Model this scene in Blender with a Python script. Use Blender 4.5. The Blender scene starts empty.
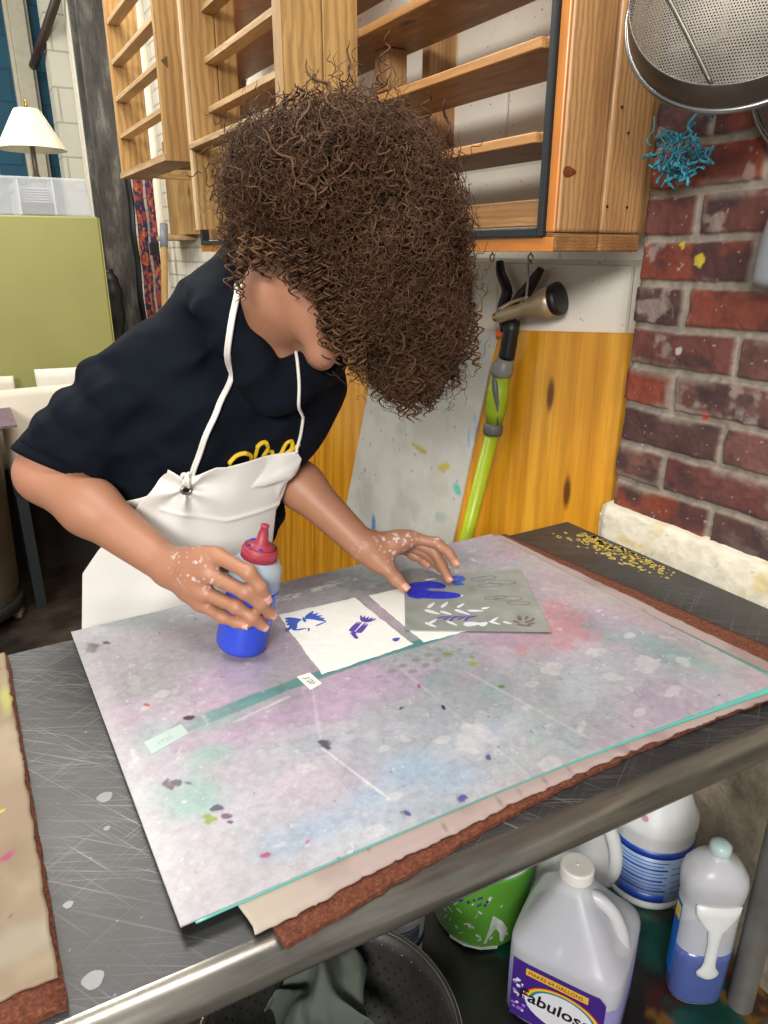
import bpy, math, random
import numpy as np
from mathutils import Vector, Matrix

# ------------------------------------------------------------------ camera, sky, lamps, exposure
S = bpy.context.scene
COL = S.collection
CAM_H = 1.42
cam_d = bpy.data.cameras.new('camera'); cam = bpy.data.objects.new('camera', cam_d); COL.objects.link(cam)
cam.location = (0, 0, CAM_H)
cam.rotation_euler = (math.radians(70), 0, math.radians(-30))
cam_d.sensor_fit = 'VERTICAL'; cam_d.sensor_height = 24.0; cam_d.lens = 24.0 * 715 / 1024
cam_d.clip_start = 0.02
S.camera = cam
S.view_settings.view_transform = 'Standard'; S.view_settings.look = 'None'
S.view_settings.gamma = 1.0; S.view_settings.use_curve_mapping = False
S.view_settings.exposure = 0.0
W = bpy.data.worlds.new('world'); S.world = W; W.use_nodes = True
W.node_tree.nodes['Background'].inputs[0].default_value = (1.0, 0.975, 0.94, 1)
W.node_tree.nodes['Background'].inputs[1].default_value = 0.44

def area(name, loc, target, sx, sy, power, col):
    d = bpy.data.lights.new(name, 'AREA'); d.shape = 'RECTANGLE'; d.size = sx; d.size_y = sy
    d.energy = power; d.color = col
    o = bpy.data.objects.new(name, d); COL.objects.link(o); o.location = loc
    o.rotation_euler = (Vector(target) - Vector(loc)).to_track_quat('-Z', 'Y').to_euler()
    return o
area('ceiling_lamp', (0.20, 0.45, 2.9), (0.35, 0.9, 0.9), 1.2, 0.5, 26, (1.0, 0.975, 0.93))
area('ceiling_lamp', (0.05, 2.6, 3.0), (0.3, 2.4, 0.9), 1.2, 0.6, 52, (1.0, 0.965, 0.90))
area('ceiling_lamp', (-2.0, -2.1, 2.7), (0.8, 1.0, 1.1), 1.6, 0.8, 185, (1.0, 0.975, 0.94))
area('ceiling_lamp', (-0.6, 4.6, 3.1), (0.4, 5.0, 1.2), 1.2, 0.6, 38, (1.0, 0.95, 0.86))

# ------------------------------------------------------------------ helpers
def lin(h, a=1.0):
    h = h.lstrip('#'); r = []
    for i in (0, 2, 4):
        c = int(h[i:i+2], 16) / 255
        r.append(c / 12.92 if c <= 0.04045 else ((c + 0.055) / 1.055) ** 2.4)
    return (r[0], r[1], r[2], a)
def L3(h): return np.array(lin(h)[:3])

def hash3(ix, iy, iz, seed):
    h = (ix.astype(np.int64) * 374761393 + iy.astype(np.int64) * 668265263 + iz.astype(np.int64) * 2147483647 + seed * 974634777) & 0xffffffff
    h = ((h ^ (h >> 13)) * 1274126177) & 0xffffffff
    h = (h ^ (h >> 16)) & 0xffffffff
    return h.astype(np.float64) / 4294967295.0
def vn(x, y, z=None, seed=0):
    x = np.asarray(x, float); y = np.asarray(y, float)
    z = np.zeros_like(x) if z is None else np.asarray(z, float)
    ix, iy, iz = np.floor(x), np.floor(y), np.floor(z)
    fx, fy, fz = x - ix, y - iy, z - iz
    fx = fx * fx * (3 - 2 * fx); fy = fy * fy * (3 - 2 * fy); fz = fz * fz * (3 - 2 * fz)
    def c(a, b, d): return hash3(ix + a, iy + b, iz + d, seed)
    x00 = c(0,0,0) * (1-fx) + c(1,0,0) * fx; x10 = c(0,1,0) * (1-fx) + c(1,1,0) * fx
    x01 = c(0,0,1) * (1-fx) + c(1,0,1) * fx; x11 = c(0,1,1) * (1-fx) + c(1,1,1) * fx
    return (x00 * (1-fy) + x10 * fy) * (1-fz) + (x01 * (1-fy) + x11 * fy) * fz
def fbm(x, y, z=None, seed=0, oct=4):
    s = 0; a = 0.5; t = 0
    for o in range(oct):
        k = 2 ** o
        s = s + a * vn(np.asarray(x) * k, np.asarray(y) * k, None if z is None else np.asarray(z) * k, seed + o * 17); t += a; a *= 0.5
    return s / t
def sst(a, b, x): 
    t = np.clip((x - a) / (b - a), 0, 1); return t * t * (3 - 2 * t)

def spk(n, frac, w=0.012):
    th = np.quantile(n, 1 - frac); return sst(th, th + w, n)

class MB:
    """collects shapes for ONE mesh"""
    def __init__(s): s.v = []; s.f = []; s.m = []; s.w = []; s.n = 0; s.smooth = []
    def add(s, V, F, mi=0, wc=None, smooth=False):
        V = np.asarray(V, float).reshape(-1, 3)
        s.v.append(V); s.w.append(V if wc is None else np.asarray(wc, float).reshape(-1, 3))
        for f in F: s.f.append([int(i) + s.n for i in f]); s.m.append(mi); s.smooth.append(smooth)
        s.n += len(V); return s
    def build(s, name, mats, parent=None, col=None, bevel=0, seg=2, sub=0, attr=None, autosmooth=False):
        me = bpy.data.meshes.new(name)
        V = np.concatenate(s.v) if s.v else np.zeros((0, 3)); Wc = np.concatenate(s.w)
        off = np.array(parent.location) if parent is not None else np.zeros(3)
        p = parent
        while p is not None and p.parent is not None:
            p = p.parent; off = off + np.array(p.location)
        me.from_pydata((V - off).tolist(), [], s.f)
        if not isinstance(mats, (list, tuple)): mats = [mats]
        for m in mats: me.materials.append(m)
        me.polygons.foreach_set('material_index', s.m)
        me.polygons.foreach_set('use_smooth', s.smooth)
        a = me.attributes.new('wc', 'FLOAT_VECTOR', 'POINT'); a.data.foreach_set('vector', Wc.astype(np.float32).ravel())
        if col is not None:
            c = me.color_attributes.new('Col', 'FLOAT_COLOR', 'POINT')
            cc = np.ones((len(V), 4), np.float32); cc[:, :3] = col; c.data.foreach_set('color', cc.ravel())
        me.update()
        o = bpy.data.objects.new(name, me); COL.objects.link(o)
        if parent is not None: o.parent = parent
        if bevel:
            b = o.modifiers.new('bevel', 'BEVEL'); b.width = bevel; b.segments = seg; b.limit_method = 'ANGLE'; b.angle_limit = math.radians(40)
            b.harden_normals = False
        if sub:
            b = o.modifiers.new('sub', 'SUBSURF'); b.levels = sub; b.render_levels = sub
        return o
BOXF = [(0,3,2,1),(4,5,6,7),(0,1,5,4),(1,2,6,5),(2,3,7,6),(3,0,4,7)]
_rng = random.Random(5)
def box(mb, lo, hi, mi=0, grain=None, rot=None):
    lo = np.array(lo, float); hi = np.array(hi, float)
    P = np.array([(lo[0],lo[1],lo[2]),(hi[0],lo[1],lo[2]),(hi[0],hi[1],lo[2]),(lo[0],hi[1],lo[2]),
                  (lo[0],lo[1],hi[2]),(hi[0],lo[1],hi[2]),(hi[0],hi[1],hi[2]),(lo[0],hi[1],hi[2])])
    wc = None
    if grain is not None:
        ax = {'x': (0,1,2), 'y': (1,2,0), 'z': (2,0,1)}[grain]
        wc = P[:, ax] + np.array([_rng.uniform(0, 20) for _ in range(3)])
    if rot is not None:
        c = (lo + hi) / 2; R = np.array(rot.to_3x3()); P = (P - c) @ R.T + c
    mb.add(P, BOXF, mi, wc); return mb
def frame_of(t):
    t = t / (np.linalg.norm(t) + 1e-12)
    a = np.array([0, 0, 1.0]) if abs(t[2]) < 0.9 else np.array([1.0, 0, 0])
    u = np.cross(a, t); u /= np.linalg.norm(u); v = np.cross(t, u); return u, v
def tube(mb, pts, r, seg=10, mi=0, cap=True, smooth=True, closed=False, flat=None, up=None):
    P = np.asarray(pts, float); n = len(P)
    r = np.broadcast_to(np.asarray(r, float), (n,))
    if closed: T = np.roll(P, -1, 0) - np.roll(P, 1, 0)
    else: T = np.gradient(P, axis=0)
    V = []
    u, v = frame_of(T[0])
    if up is not None:
        up = np.asarray(up, float)
    for i in range(n):
        t = T[i] / (np.linalg.norm(T[i]) + 1e-12)
        if up is not None:
            v = up - t * (up @ t); v /= np.linalg.norm(v); u = np.cross(v, t)
        else:
            u = u - t * (u @ t); u /= np.linalg.norm(u) + 1e-12; v = np.cross(t, u)
        for k in range(seg):
            a = 2 * math.pi * k / seg
            V.append(P[i] + r[i] * (math.cos(a) * u + math.sin(a) * v * (flat if flat else 1)))
    F = []
    for i in range(n if closed else n - 1):
        j = (i + 1) % n
        for k in range(seg):
            l = (k + 1) % seg
            F.append((i*seg+k, i*seg+l, j*seg+l, j*seg+k))
    if cap and not closed:
        F.append(tuple(range(seg - 1, -1, -1))); F.append(tuple((n-1)*seg + k for k in range(seg)))
    mb.add(V, F, mi, None, smooth); return mb
def lathe(mb, prof, c=(0,0,0), seg=40, mi=0, axis=None, smooth=True, sx=1, sy=1, capb=True, capt=True, pw=None, rotz=0):
    """prof: (r, h) list along axis from c; pw: superellipse power"""
    c = np.asarray(c, float)
    if axis is None: u, v, w = np.array([1.,0,0]), np.array([0,1.,0]), np.array([0,0,1.])
    else:
        w = np.asarray(axis, float); w = w / np.linalg.norm(w); u, v = frame_of(w)
    V = []
    for r, h in prof:
        for k in range(seg):
            a = 2 * math.pi * k / seg; ca, sa = math.cos(a), math.sin(a)
            if pw: 
                q = (abs(ca) ** pw + abs(sa) ** pw) ** (-1 / pw); ca *= q; sa *= q
            x, y = r * sx * ca, r * sy * sa
            if rotz: x, y = x * math.cos(rotz) - y * math.sin(rotz), x * math.sin(rotz) + y * math.cos(rotz)
            V.append(c + x * u + y * v + h * w)
    F = []; n = len(prof)
    for i in range(n - 1):
        for k in range(seg):
            l = (k + 1) % seg; F.append((i*seg+k, i*seg+l, (i+1)*seg+l, (i+1)*seg+k))
    if capb: F.append(tuple(range(seg - 1, -1, -1)))
    if capt: F.append(tuple((n-1)*seg + k for k in range(seg)))
    mb.add(V, F, mi, None, smooth); return mb
def prism(mb, poly, d, mi=0, grain=None):
    """poly: 3-D polygon, extruded by vector d"""
    P = np.asarray(poly, float); n = len(P); d = np.asarray(d, float)
    nrm = np.zeros(3)
    for i in range(n): nrm += np.cross(P[i], P[(i+1) % n])
    if nrm @ d > 0: P = P[::-1]
    V = np.concatenate([P, P + d]); wc = None
    if grain is not None:
        g = np.asarray(grain, float); g = g / np.linalg.norm(g); u, v = frame_of(g)
        wc = np.stack([V @ g, V @ u, V @ v], 1) + np.array([_rng.uniform(0, 20) for _ in range(3)])
    F = [tuple(range(n)), tuple(range(2*n - 1, n - 1, -1))]
    for i in range(n):
        j = (i + 1) % n; F.append((j, i, n + i, n + j))
    mb.add(V, F, mi, wc); return mb
def gridF(nx, ny, flip=False):
    i = np.arange(nx - 1)[:, None] * ny + np.arange(ny - 1)[None, :]
    q = np.stack([i, i + ny, i + ny + 1, i + 1], -1).reshape(-1, 4)
    return q[:, ::-1] if flip else q
def spline(pts, n):
    P = np.asarray(pts, float); m = len(P)
    Q = np.concatenate([[2*P[0]-P[1]], P, [2*P[-1]-P[-2]]]); out = []
    for t in np.linspace(0, m - 1 - 1e-9, n):
        i = int(t); f = t - i; a, b, c, d = Q[i], Q[i+1], Q[i+2], Q[i+3]
        out.append(0.5 * (2*b + (c-a)*f + (2*a-5*b+4*c-d)*f*f + (3*b-a-3*c+d)*f**3))
    return np.array(out)

def tag(o, label=None, cat=None, group=None, kind=None):
    if label: o['label'] = label
    if cat: o['category'] = cat
    if group: o['group'] = group
    if kind: o['kind'] = kind
    return o
def thing(name, loc, label, cat, group=None):
    o = bpy.data.objects.new(name, None); COL.objects.link(o); o.location = loc; o.empty_display_size = 0.05
    return tag(o, label, cat, group)
def struct(o): o['kind'] = 'structure'; return o

def text_mesh(s, size, origin, ux, uy, depth=0.0006, shear=0.0, name='lettering', mat=None, parent=None, align='LEFT', bold=0.0, lift=0.0):
    cu = bpy.data.curves.new(name, 'FONT'); cu.body = s; cu.size = 1.0; cu.align_x = align; cu.extrude = 0.0; cu.shear = shear; cu.offset = bold
    cu.resolution_u = 3
    t = bpy.data.objects.new(name, cu); COL.objects.link(t)
    dg = bpy.context.evaluated_depsgraph_get(); me = bpy.data.meshes.new_from_object(t.evaluated_get(dg))
    bpy.data.objects.remove(t)
    V = np.zeros(len(me.vertices) * 3, np.float32); me.vertices.foreach_get('co', V); V = V.reshape(-1, 3)
    F = [tuple(p.vertices) for p in me.polygons]; bpy.data.meshes.remove(me)
    ux = np.asarray(ux, float); ux /= np.linalg.norm(ux); uy = np.asarray(uy, float); uy /= np.linalg.norm(uy)
    nrm = np.cross(ux, uy)
    P = np.asarray(origin) + size * (V[:, :1] * ux + V[:, 1:2] * uy) + nrm * lift
    mb = MB(); mb.add(P, F)
    return mb.build(name, mat, parent)

# ------------------------------------------------------------------ materials
class NT:
    def __init__(s, name):
        s.m = bpy.data.materials.new(name); s.m.use_nodes = True; s.t = s.m.node_tree
        s.b = s.t.nodes['Principled BSDF']; s.out = s.t.nodes['Material Output']
    def n(s, kind, **kw):
        o = s.t.nodes.new(kind)
        for k, v in kw.items():
            if k in ('ins',):
                for a, b in v.items(): s.set(o.inputs[a], b)
            else: setattr(o, k, v)
        return o
    def set(s, sock, val):
        if isinstance(val, bpy.types.NodeSocket): s.t.links.new(val, sock)
        else: sock.default_value = val
    def p(s, **kw):
        for k, v in kw.items(): s.set(s.b.inputs[k.replace('_', ' ')], v)
        return s
    def coord(s, kind='wc'):
        if kind == 'wc': return s.n('ShaderNodeAttribute', attribute_name='wc').outputs['Vector']
        return s.n('ShaderNodeTexCoord').outputs[kind]
    def mapping(s, vec, scale=(1,1,1), loc=(0,0,0), rot=(0,0,0)):
        return s.n('ShaderNodeMapping', ins={'Vector': vec, 'Scale': scale, 'Location': loc, 'Rotation': rot}).outputs[0]
    def rmap(s, vec, along, across, ang):
        o = s.n('ShaderNodeMapping', vector_type='TEXTURE', ins={'Vector': vec, 'Scale': (1 / along, 1 / across, 1), 'Rotation': (0, 0, ang)}); return o.outputs[0]
    def noise(s, vec, scale=5, detail=4, rough=0.55, dist=0.0):
        return s.n('ShaderNodeTexNoise', ins={'Vector': vec, 'Scale': scale, 'Detail': detail, 'Roughness': rough, 'Distortion': dist}).outputs['Fac']
    def ramp(s, fac, stops):
        o = s.n('ShaderNodeValToRGB'); e = o.color_ramp.elements
        while len(e) < len(stops): e.new(0.5)
        for i, (p, c) in enumerate(stops): e[i].position = p; e[i].color = c if not isinstance(c, str) else lin(c)
        s.set(o.inputs[0], fac); return o.outputs[0]
    def mix(s, fac, a, b, mode='MIX'):
        o = s.n('ShaderNodeMix', data_type='RGBA', blend_type=mode)
        s.set(o.inputs[0], fac); s.set(o.inputs[6], a); s.set(o.inputs[7], b); return o.outputs[2]
    def math(s, op, a, b=0.0):
        o = s.n('ShaderNodeMath', operation=op); s.set(o.inputs[0], a); s.set(o.inputs[1], b); return o.outputs[0]
    def bump(s, h, strength=0.3, dist=0.002):
        o = s.n('ShaderNodeBump', ins={'Strength': strength, 'Distance': dist, 'Height': h}); s.set(s.b.inputs['Normal'], o.outputs[0]); return s
M = {}
def plain(name, col, rough=0.5, metal=0.0, bump=0.0, bscale=60, var=0.12, **kw):
    t = NT(name); c = lin(col) if isinstance(col, str) else col
    v = t.coord(); f = t.noise(v, bscale * 0.35, 4)
    dark = tuple(x * (1 - var) for x in c[:3]) + (1,); lite = tuple(min(1, x * (1 + var)) for x in c[:3]) + (1,)
    t.p(Base_Color=t.ramp(f, [(0.3, dark), (0.7, lite)]), Roughness=rough, Metallic=metal, **kw)
    if bump: t.bump(t.noise(v, bscale, 5), bump, 0.001)
    M[name] = t.m; return t.m
def vcol(name, rough=0.5, bump=0.0, bscale=80, fine=0.0, **kw):
    t = NT(name); c = t.n('ShaderNodeVertexColor', layer_name='Col').outputs[0]
    v = t.coord()
    if fine:
        f = t.noise(v, bscale * 2, 6, 0.65)
        c = t.mix(1.0, c, t.ramp(f, [(0.3, (1-fine,)*3 + (1,)), (0.7, (1+fine*0.3,)*3 + (1,))]), 'MULTIPLY')
    t.p(Base_Color=c, Roughness=rough, **kw)
    if bump: t.bump(t.noise(v, bscale, 6), bump, 0.002)
    M[name] = t.m; return t.m
def wood(name, c1, c2, c3, knot, rough=0.5, coat=0.0, ring=14.0, contrast=1.0):
    t = NT(name); v = t.coord()
    a = t.mapping(v, (0.9, 9, 9)); n1 = t.noise(a, 1.6, 5, 0.6, 0.4)
    b = t.mapping(v, (1.2, 90, 90)); n2 = t.noise(b, 2.0, 4, 0.7)
    wv = t.n('ShaderNodeTexWave', wave_type='BANDS', bands_direction='Y', ins={'Vector': t.mapping(v, (0.35, 1, 1)), 'Scale': ring, 'Distortion': 5.0, 'Detail': 3.0, 'Detail Scale': 1.3, 'Detail Roughness': 0.6}).outputs['Fac']
    base = t.ramp(n1, [(0.25, c1), (0.5, c2), (0.78, c3)])
    base = t.mix(t.math('MULTIPLY', t.ramp(wv, [(0.35, (0,0,0,1)), (0.95, (1,1,1,1))]), 0.55 * contrast), base, lin(c1) if isinstance(c1, str) else c1)
    base = t.mix(t.math('MULTIPLY', t.ramp(n2, [(0.45, (0,0,0,1)), (0.75, (1,1,1,1))]), 0.35 * contrast), base, lin(knot))
    vo = t.n('ShaderNodeTexVoronoi', ins={'Vector': t.mapping(v, (2.2, 7, 7)), 'Scale': 1.0}).outputs['Distance']
    base = t.mix(t.ramp(vo, [(0.05, (1,1,1,1)), (0.10, (0,0,0,1))]), base, lin(knot))
    t.p(Base_Color=base, Roughness=rough, Coat_Weight=coat, Coat_Roughness=0.15)
    t.bump(n2, 0.15, 0.001); M[name] = t.m; return t.m
wood('pine_wood', '#835e30', '#ae8850', '#c4a068', '#54361a', 0.55)
wood('pine_edge', '#94724a', '#b99a70', '#cdb48c', '#7a5a38', 0.6)
wood('cedar_wood', '#7f5834', '#aa7f50', '#c69a68', '#55341a', 0.5, 0.05, 30)
wood('orange_edge', '#a86224', '#c67c36', '#d8944c', '#7a3a14', 0.4, 0.2, 12, 0.6)
wood('tan_edge', '#9a6a3c', '#bd8a54', '#d0a068', '#6a4020', 0.5, 0.0, 18, 0.8)
wood('amber_plywood', '#b4700f', '#de9a24', '#f2b63c', '#6a3c0e', 0.28, 0.35, 5, 0.75)
wood('end_grain', '#6a4420', '#8f6334', '#a97c48', '#4a2c12', 0.7, 0, 60)
plain('steel_dark', '#77756f', 0.5, 0.5, var=.2, bscale=40)
plain('black_rubber', '#121214', 0.45)
plain('black_paint', '#1c2124', 0.5)
plain('white_vinyl', '#dedbd4', 0.32, var=0.02)
plain('white_cord', '#dcd8d0', 0.6, var=0.04)
plain('grey_metal', '#8d8b86', 0.3, 0.9)
plain('dark_bronze', '#b39f80', 0.4, 0.5)
plain('brass', '#b08a3a', 0.3, 0.9)
plain('lime_paint', '#9fb41a', 0.35, var=0.1)
plain('lime_rubber', '#94ad1c', 0.45)
plain('grey_plastic', '#5b5d58', 0.45)
plain('orange_tip', '#f2592a', 0.4)
plain('teal_coat', '#3a8fa2', 0.4, var=0.25, bscale=200)
plain('yellow_print', '#d2ac10', 0.55, var=0.06)
plain('white_plastic', '#d3d4d2', 0.35, var=0.03)
plain('cap_white', '#dad7d0', 0.4, var=0.03)
plain('green_plastic', '#5a9a34', 0.4, var=0.08)
plain('label_purple', '#3d2278', 0.35, var=0.15)
plain('label_yellow', '#e0aa3c', 0.4, var=0.04)
plain('label_white', '#d8d8de', 0.4, var=0.05)
plain('label_blue', '#1f3f9c', 0.35, var=0.1)
plain('label_pale_blue', '#8ea6c8', 0.4, var=0.1)
plain('rain_red', '#c8322a', 0.4); plain('rain_yellow', '#e6c83a', 0.4); plain('rain_green', '#3e9a48', 0.4); plain('rain_blue', '#2d62b4', 0.4)
plain('ink_black', '#17151c', 0.5)
plain('ink_purple', '#5a3f9c', 0.6); plain('paint_blue', '#2030b8', 0.35, var=0.3, bscale=300); plain('ink_blue', '#3a56b0', 0.6)
plain('red_cap', '#96303e', 0.45, var=0.08)
plain('paint_in_bottle', '#2c48c4', 0.25, var=0.04)
plain('paper_white', '#e2e1da', 0.85, bump=0.5, bscale=140, var=0.03)
plain('label_paper', '#e4e3dd', 0.7, var=0.02)
plain('lamp_cream', '#d8cfb4', 0.7, var=0.05)
plain('cabinet_green', '#929055', 0.45, var=0.06, bscale=8)
plain('cabinet_edge', '#a39a4e', 0.45)
plain('teal_wall', '#0f4a5e', 0.7, var=0.12, bump=0.3, bscale=30)
plain('cream_paint', '#b7b19c', 0.6, var=0.08)
plain('bright_trim', '#e2ddca', 0.5, var=0.05)
plain('sheet_paper', '#cfc6b4', 0.75, var=0.08, bscale=20)
plain('bin_grey', '#5e5c52', 0.6, var=0.15, bscale=20)
plain('dark_cloth', '#1a1613', 0.9)
plain('sweatshirt_navy', '#0c1119', 0.9, var=0.10, bscale=900, Specular_IOR_Level=0.12)
plain('denim', '#1c2638', 0.9, var=0.2, bscale=400)
plain('shoe_black', '#16161a', 0.6)
plain('cloth_grey', '#4b5249', 0.85, var=0.12, bscale=20)
plain('clear_plastic', '#e6eaf0', 0.25, var=0.02, Transmission_Weight=0.45, IOR=1.2)
plain('handle_wood', '#a5814e', 0.55, var=0.1)
plain('conduit', '#3a2a22', 0.5)
# ------------------------------------------------------------------ the setting
def brick_mat(name, cols, mortar, bw, bh, off=0.5, rough=0.7, msize=0.006, splat=True, bump=0.5):
    t = NT(name); v = t.coord()
    b = t.n('ShaderNodeTexBrick', offset=off, ins={'Vector': v, 'Scale': 1.0, 'Mortar Size': msize, 'Mortar Smooth': 0.4, 'Brick Width': bw, 'Row Height': bh, 'Color1': lin(cols[0]), 'Color2': lin(cols[1]), 'Mortar': lin(mortar)})
    n = t.noise(v, 9, 5, 0.6); c = t.mix(t.math('MULTIPLY', n, 0.5), b.outputs[0], lin(cols[2]))
    if splat:
        s1 = t.noise(v, 55, 3, 0.6); c = t.mix(t.ramp(s1, [(0.74, (0,0,0,1)), (0.77, (1,1,1,1))]), c, lin('#4a463c'))
        s2 = t.noise(t.mapping(v, (1, 1, 1), (7, 3, 0)), 120, 2, 0.5); c = t.mix(t.ramp(s2, [(0.72, (0,0,0,1)), (0.75, (1,1,1,1))]), c, lin('#6b6a58'))
    t.p(Base_Color=c, Roughness=rough)
    h = t.math('ADD', t.math('MULTIPLY', b.outputs['Fac'], -1.0), t.math('MULTIPLY', t.noise(v, 40, 5), 0.35))
    t.bump(h, bump, 0.006); M[name] = t.m; return t.m
brick_mat('white_block', ('#ebe5d6', '#e4ddcc', '#f2ede2'), '#cfc7b4', 0.40, 0.20)
brick_mat('white_brick', ('#ece6d6', '#e2dac8', '#f0eada'), '#b9b09a', 0.21, 0.072, splat=False)
brick_mat('teal_block', ('#0d4a60', '#0b4258', '#105068'), '#08303f', 0.40, 0.20, splat=False)
brick_mat('grey_block', ('#c4c1b2', '#b8b5a6', '#d0cdbe'), '#8d8a7c', 0.40, 0.20, splat=False)

def wall_box(name, lo, hi, mat, ax):
    mb = MB(); lo = np.array(lo, float); hi = np.array(hi, float)
    P = np.array([(lo[0],lo[1],lo[2]),(hi[0],lo[1],lo[2]),(hi[0],hi[1],lo[2]),(lo[0],hi[1],lo[2]),
                  (lo[0],lo[1],hi[2]),(hi[0],lo[1],hi[2]),(hi[0],hi[1],hi[2]),(lo[0],hi[1],hi[2])])
    wc = np.stack([P[:, 1] if ax == 'x' else P[:, 0], P[:, 2], P[:, 0 if ax == 'x' else 1]], 1)
    mb.add(P, BOXF, 0, wc); return struct(mb.build(name, mat))
wall_box('wall_right', (1.12, 0.86, 0), (1.28, 3.1, 3.2), M['white_block'], 'x')
wall_box('wall_right_rear', (1.12, 3.1, 0), (1.28, 6.4, 3.2), M['white_brick'], 'x')
wall_box('wall_back', (-3.0, 6.2, 0), (1.12, 6.35, 3.2), M['teal_block'], 'y')
wall_box('wall_return', (0.77, 5.52, 0), (1.12, 5.7, 3.2), M['grey_block'], 'y')

# exposed brick pier with real joints
def build_pier():
    X0, Yc, P0, RH = 1.034, 0.914, 1.018, 0.0705
    ny, nz = 420, 530
    y = np.linspace(0.02, Yc, ny); z = np.linspace(0.92, 2.06, nz)
    Y, Z = np.meshgrid(y, z, indexing='ij')
    wob = 0.006 * (fbm(Y * 12, Z * 12, seed=3) - 0.5)
    Zw = Z + wob + 0.002 * np.sin(Y * 17); row = np.floor((Zw - P0) / RH); fz = (Zw - P0) / RH - row
    L = 0.214; sh = np.where(row.astype(int) % 2 == 0, L / 2, 0.0)
    u = (Yc - Y + 2 * wob + sh); bi = np.floor(u / L); fu = u / L - bi
    dz = np.minimum(fz, 1 - fz) * RH; du = np.minimum(fu, 1 - fu) * L
    rough_e = 0.004 * (fbm(Y * 60, Z * 60, seed=9) - 0.5)
    d = np.minimum(dz, du) + rough_e
    inb = sst(0.0045, 0.0085, d)
    rnd = hash3(row, bi, row * 0, 5); rnd2 = hash3(row, bi, row * 0 + 1, 8); rnd3 = hash3(row, bi, row * 0 + 2, 11)
    n1 = fbm(Y * 22, Z * 22, seed=21, oct=5); n2 = fbm(Y * 110, Z * 110, seed=31, oct=3); n3 = fbm(Y * 9, Z * 14, seed=41)
    pal = np.array([L3('#74382a'), L3('#613730'), L3('#4e332f'), L3('#7e3a26'), L3('#65423a')])
    c = pal[np.minimum((rnd * 5).astype(int), 4)]
    c = c * (0.45 + 0.95 * n1[..., None]) * (0.85 + .3 * n2[..., None])
    dk = sst(0.50, 0.66, fbm(Y * 16 + rnd2 * 9, Z * 20, seed=51, oct=4) )[..., None] * (0.35 + 0.5 * rnd3[..., None])
    c = c * (1 - dk) + L3('#33262a') * dk
    wh = (sst(0.60, 0.72, fbm(Y * 26, Z * 30, seed=61, oct=5)) * sst(0.35, 0.75, rnd2) * 0.45)[..., None]
    c = c * (1 - wh) + L3('#a89a90') * wh
    sp = spk(fbm(Y * 150, Z * 150, seed=33, oct=2), .006)[..., None] * 0.6; c = c * (1 - sp) + L3('#b0a498') * sp
    mo = L3('#877d70') * (0.7 + 0.6 * n2[..., None]) * (0.8 + 0.4 * n1[..., None])
    smear = (sst(0.55, 0.7, n3) * sst(0.02, 0.009, d) * 0.5)[..., None]
    c = c * (1 - smear) + mo * smear
    c = mo * (1 - inb[..., None]) + c * inb[..., None]
    for (py, pz, r, hx) in ((0.79, 1.407, 0.010, '#b7a634'), (0.826, 1.43, 0.006, '#b7a634'), (0.805, 1.265, 0.007, '#a9a79c'), (0.74, 1.165, 0.008, '#b8483a'), (0.895, 1.1, 0.006, '#5a4a7a'), (0.86, 1.09, 0.005, '#c9c7bc')):
        q = sst(r, r * 0.7, np.hypot(Y - py, Z - pz) + 0.012 * (fbm(Y * 90, Z * 90, seed=71) - 0.5))[..., None]; c = c * (1 - q) + L3(hx) * q
    X = X0 + 0.007 * (1 - inb) - 0.004 * (n1 - 0.5) - 0.0025 * (n2 - 0.5) - 0.002 * (rnd - 0.5)
    er = sst(0.0, 0.012, Yc - Y); X = X + (1 - er) * 0.006
    mb = MB(); V = np.stack([X, Y, Z], -1).reshape(-1, 3); mb.add(V, gridF(ny, nz, True), 0, None, True)
    # the end face of the pier, the same courses turned round the corner, and the far sides
    k = (ny - 1) * nz; m2 = 24
    xs = np.linspace(0, 1, m2)
    Ve = []; 
    for t in xs:
        E = V[k:k + nz].copy(); E[:, 0] = E[:, 0] * (1 - t) + 1.30 * t; E[:, 1] += 0.003 * (fbm(E[:, 2] * 60, E[:, 0] * 60, seed=5) - 0.5); Ve.append(E)
    Ve = np.concatenate(Ve); mb.add(Ve, gridF(m2, nz, True), 0, None, True)
    col = np.concatenate([c.reshape(-1, 3)] + [c.reshape(-1, 3)[k:k + nz]] * m2)
    return mb.build('wall_brick_pier', vcol('brick_paint', 0.85, 0.5, 160), col=col)
struct(build_pier())

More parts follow.
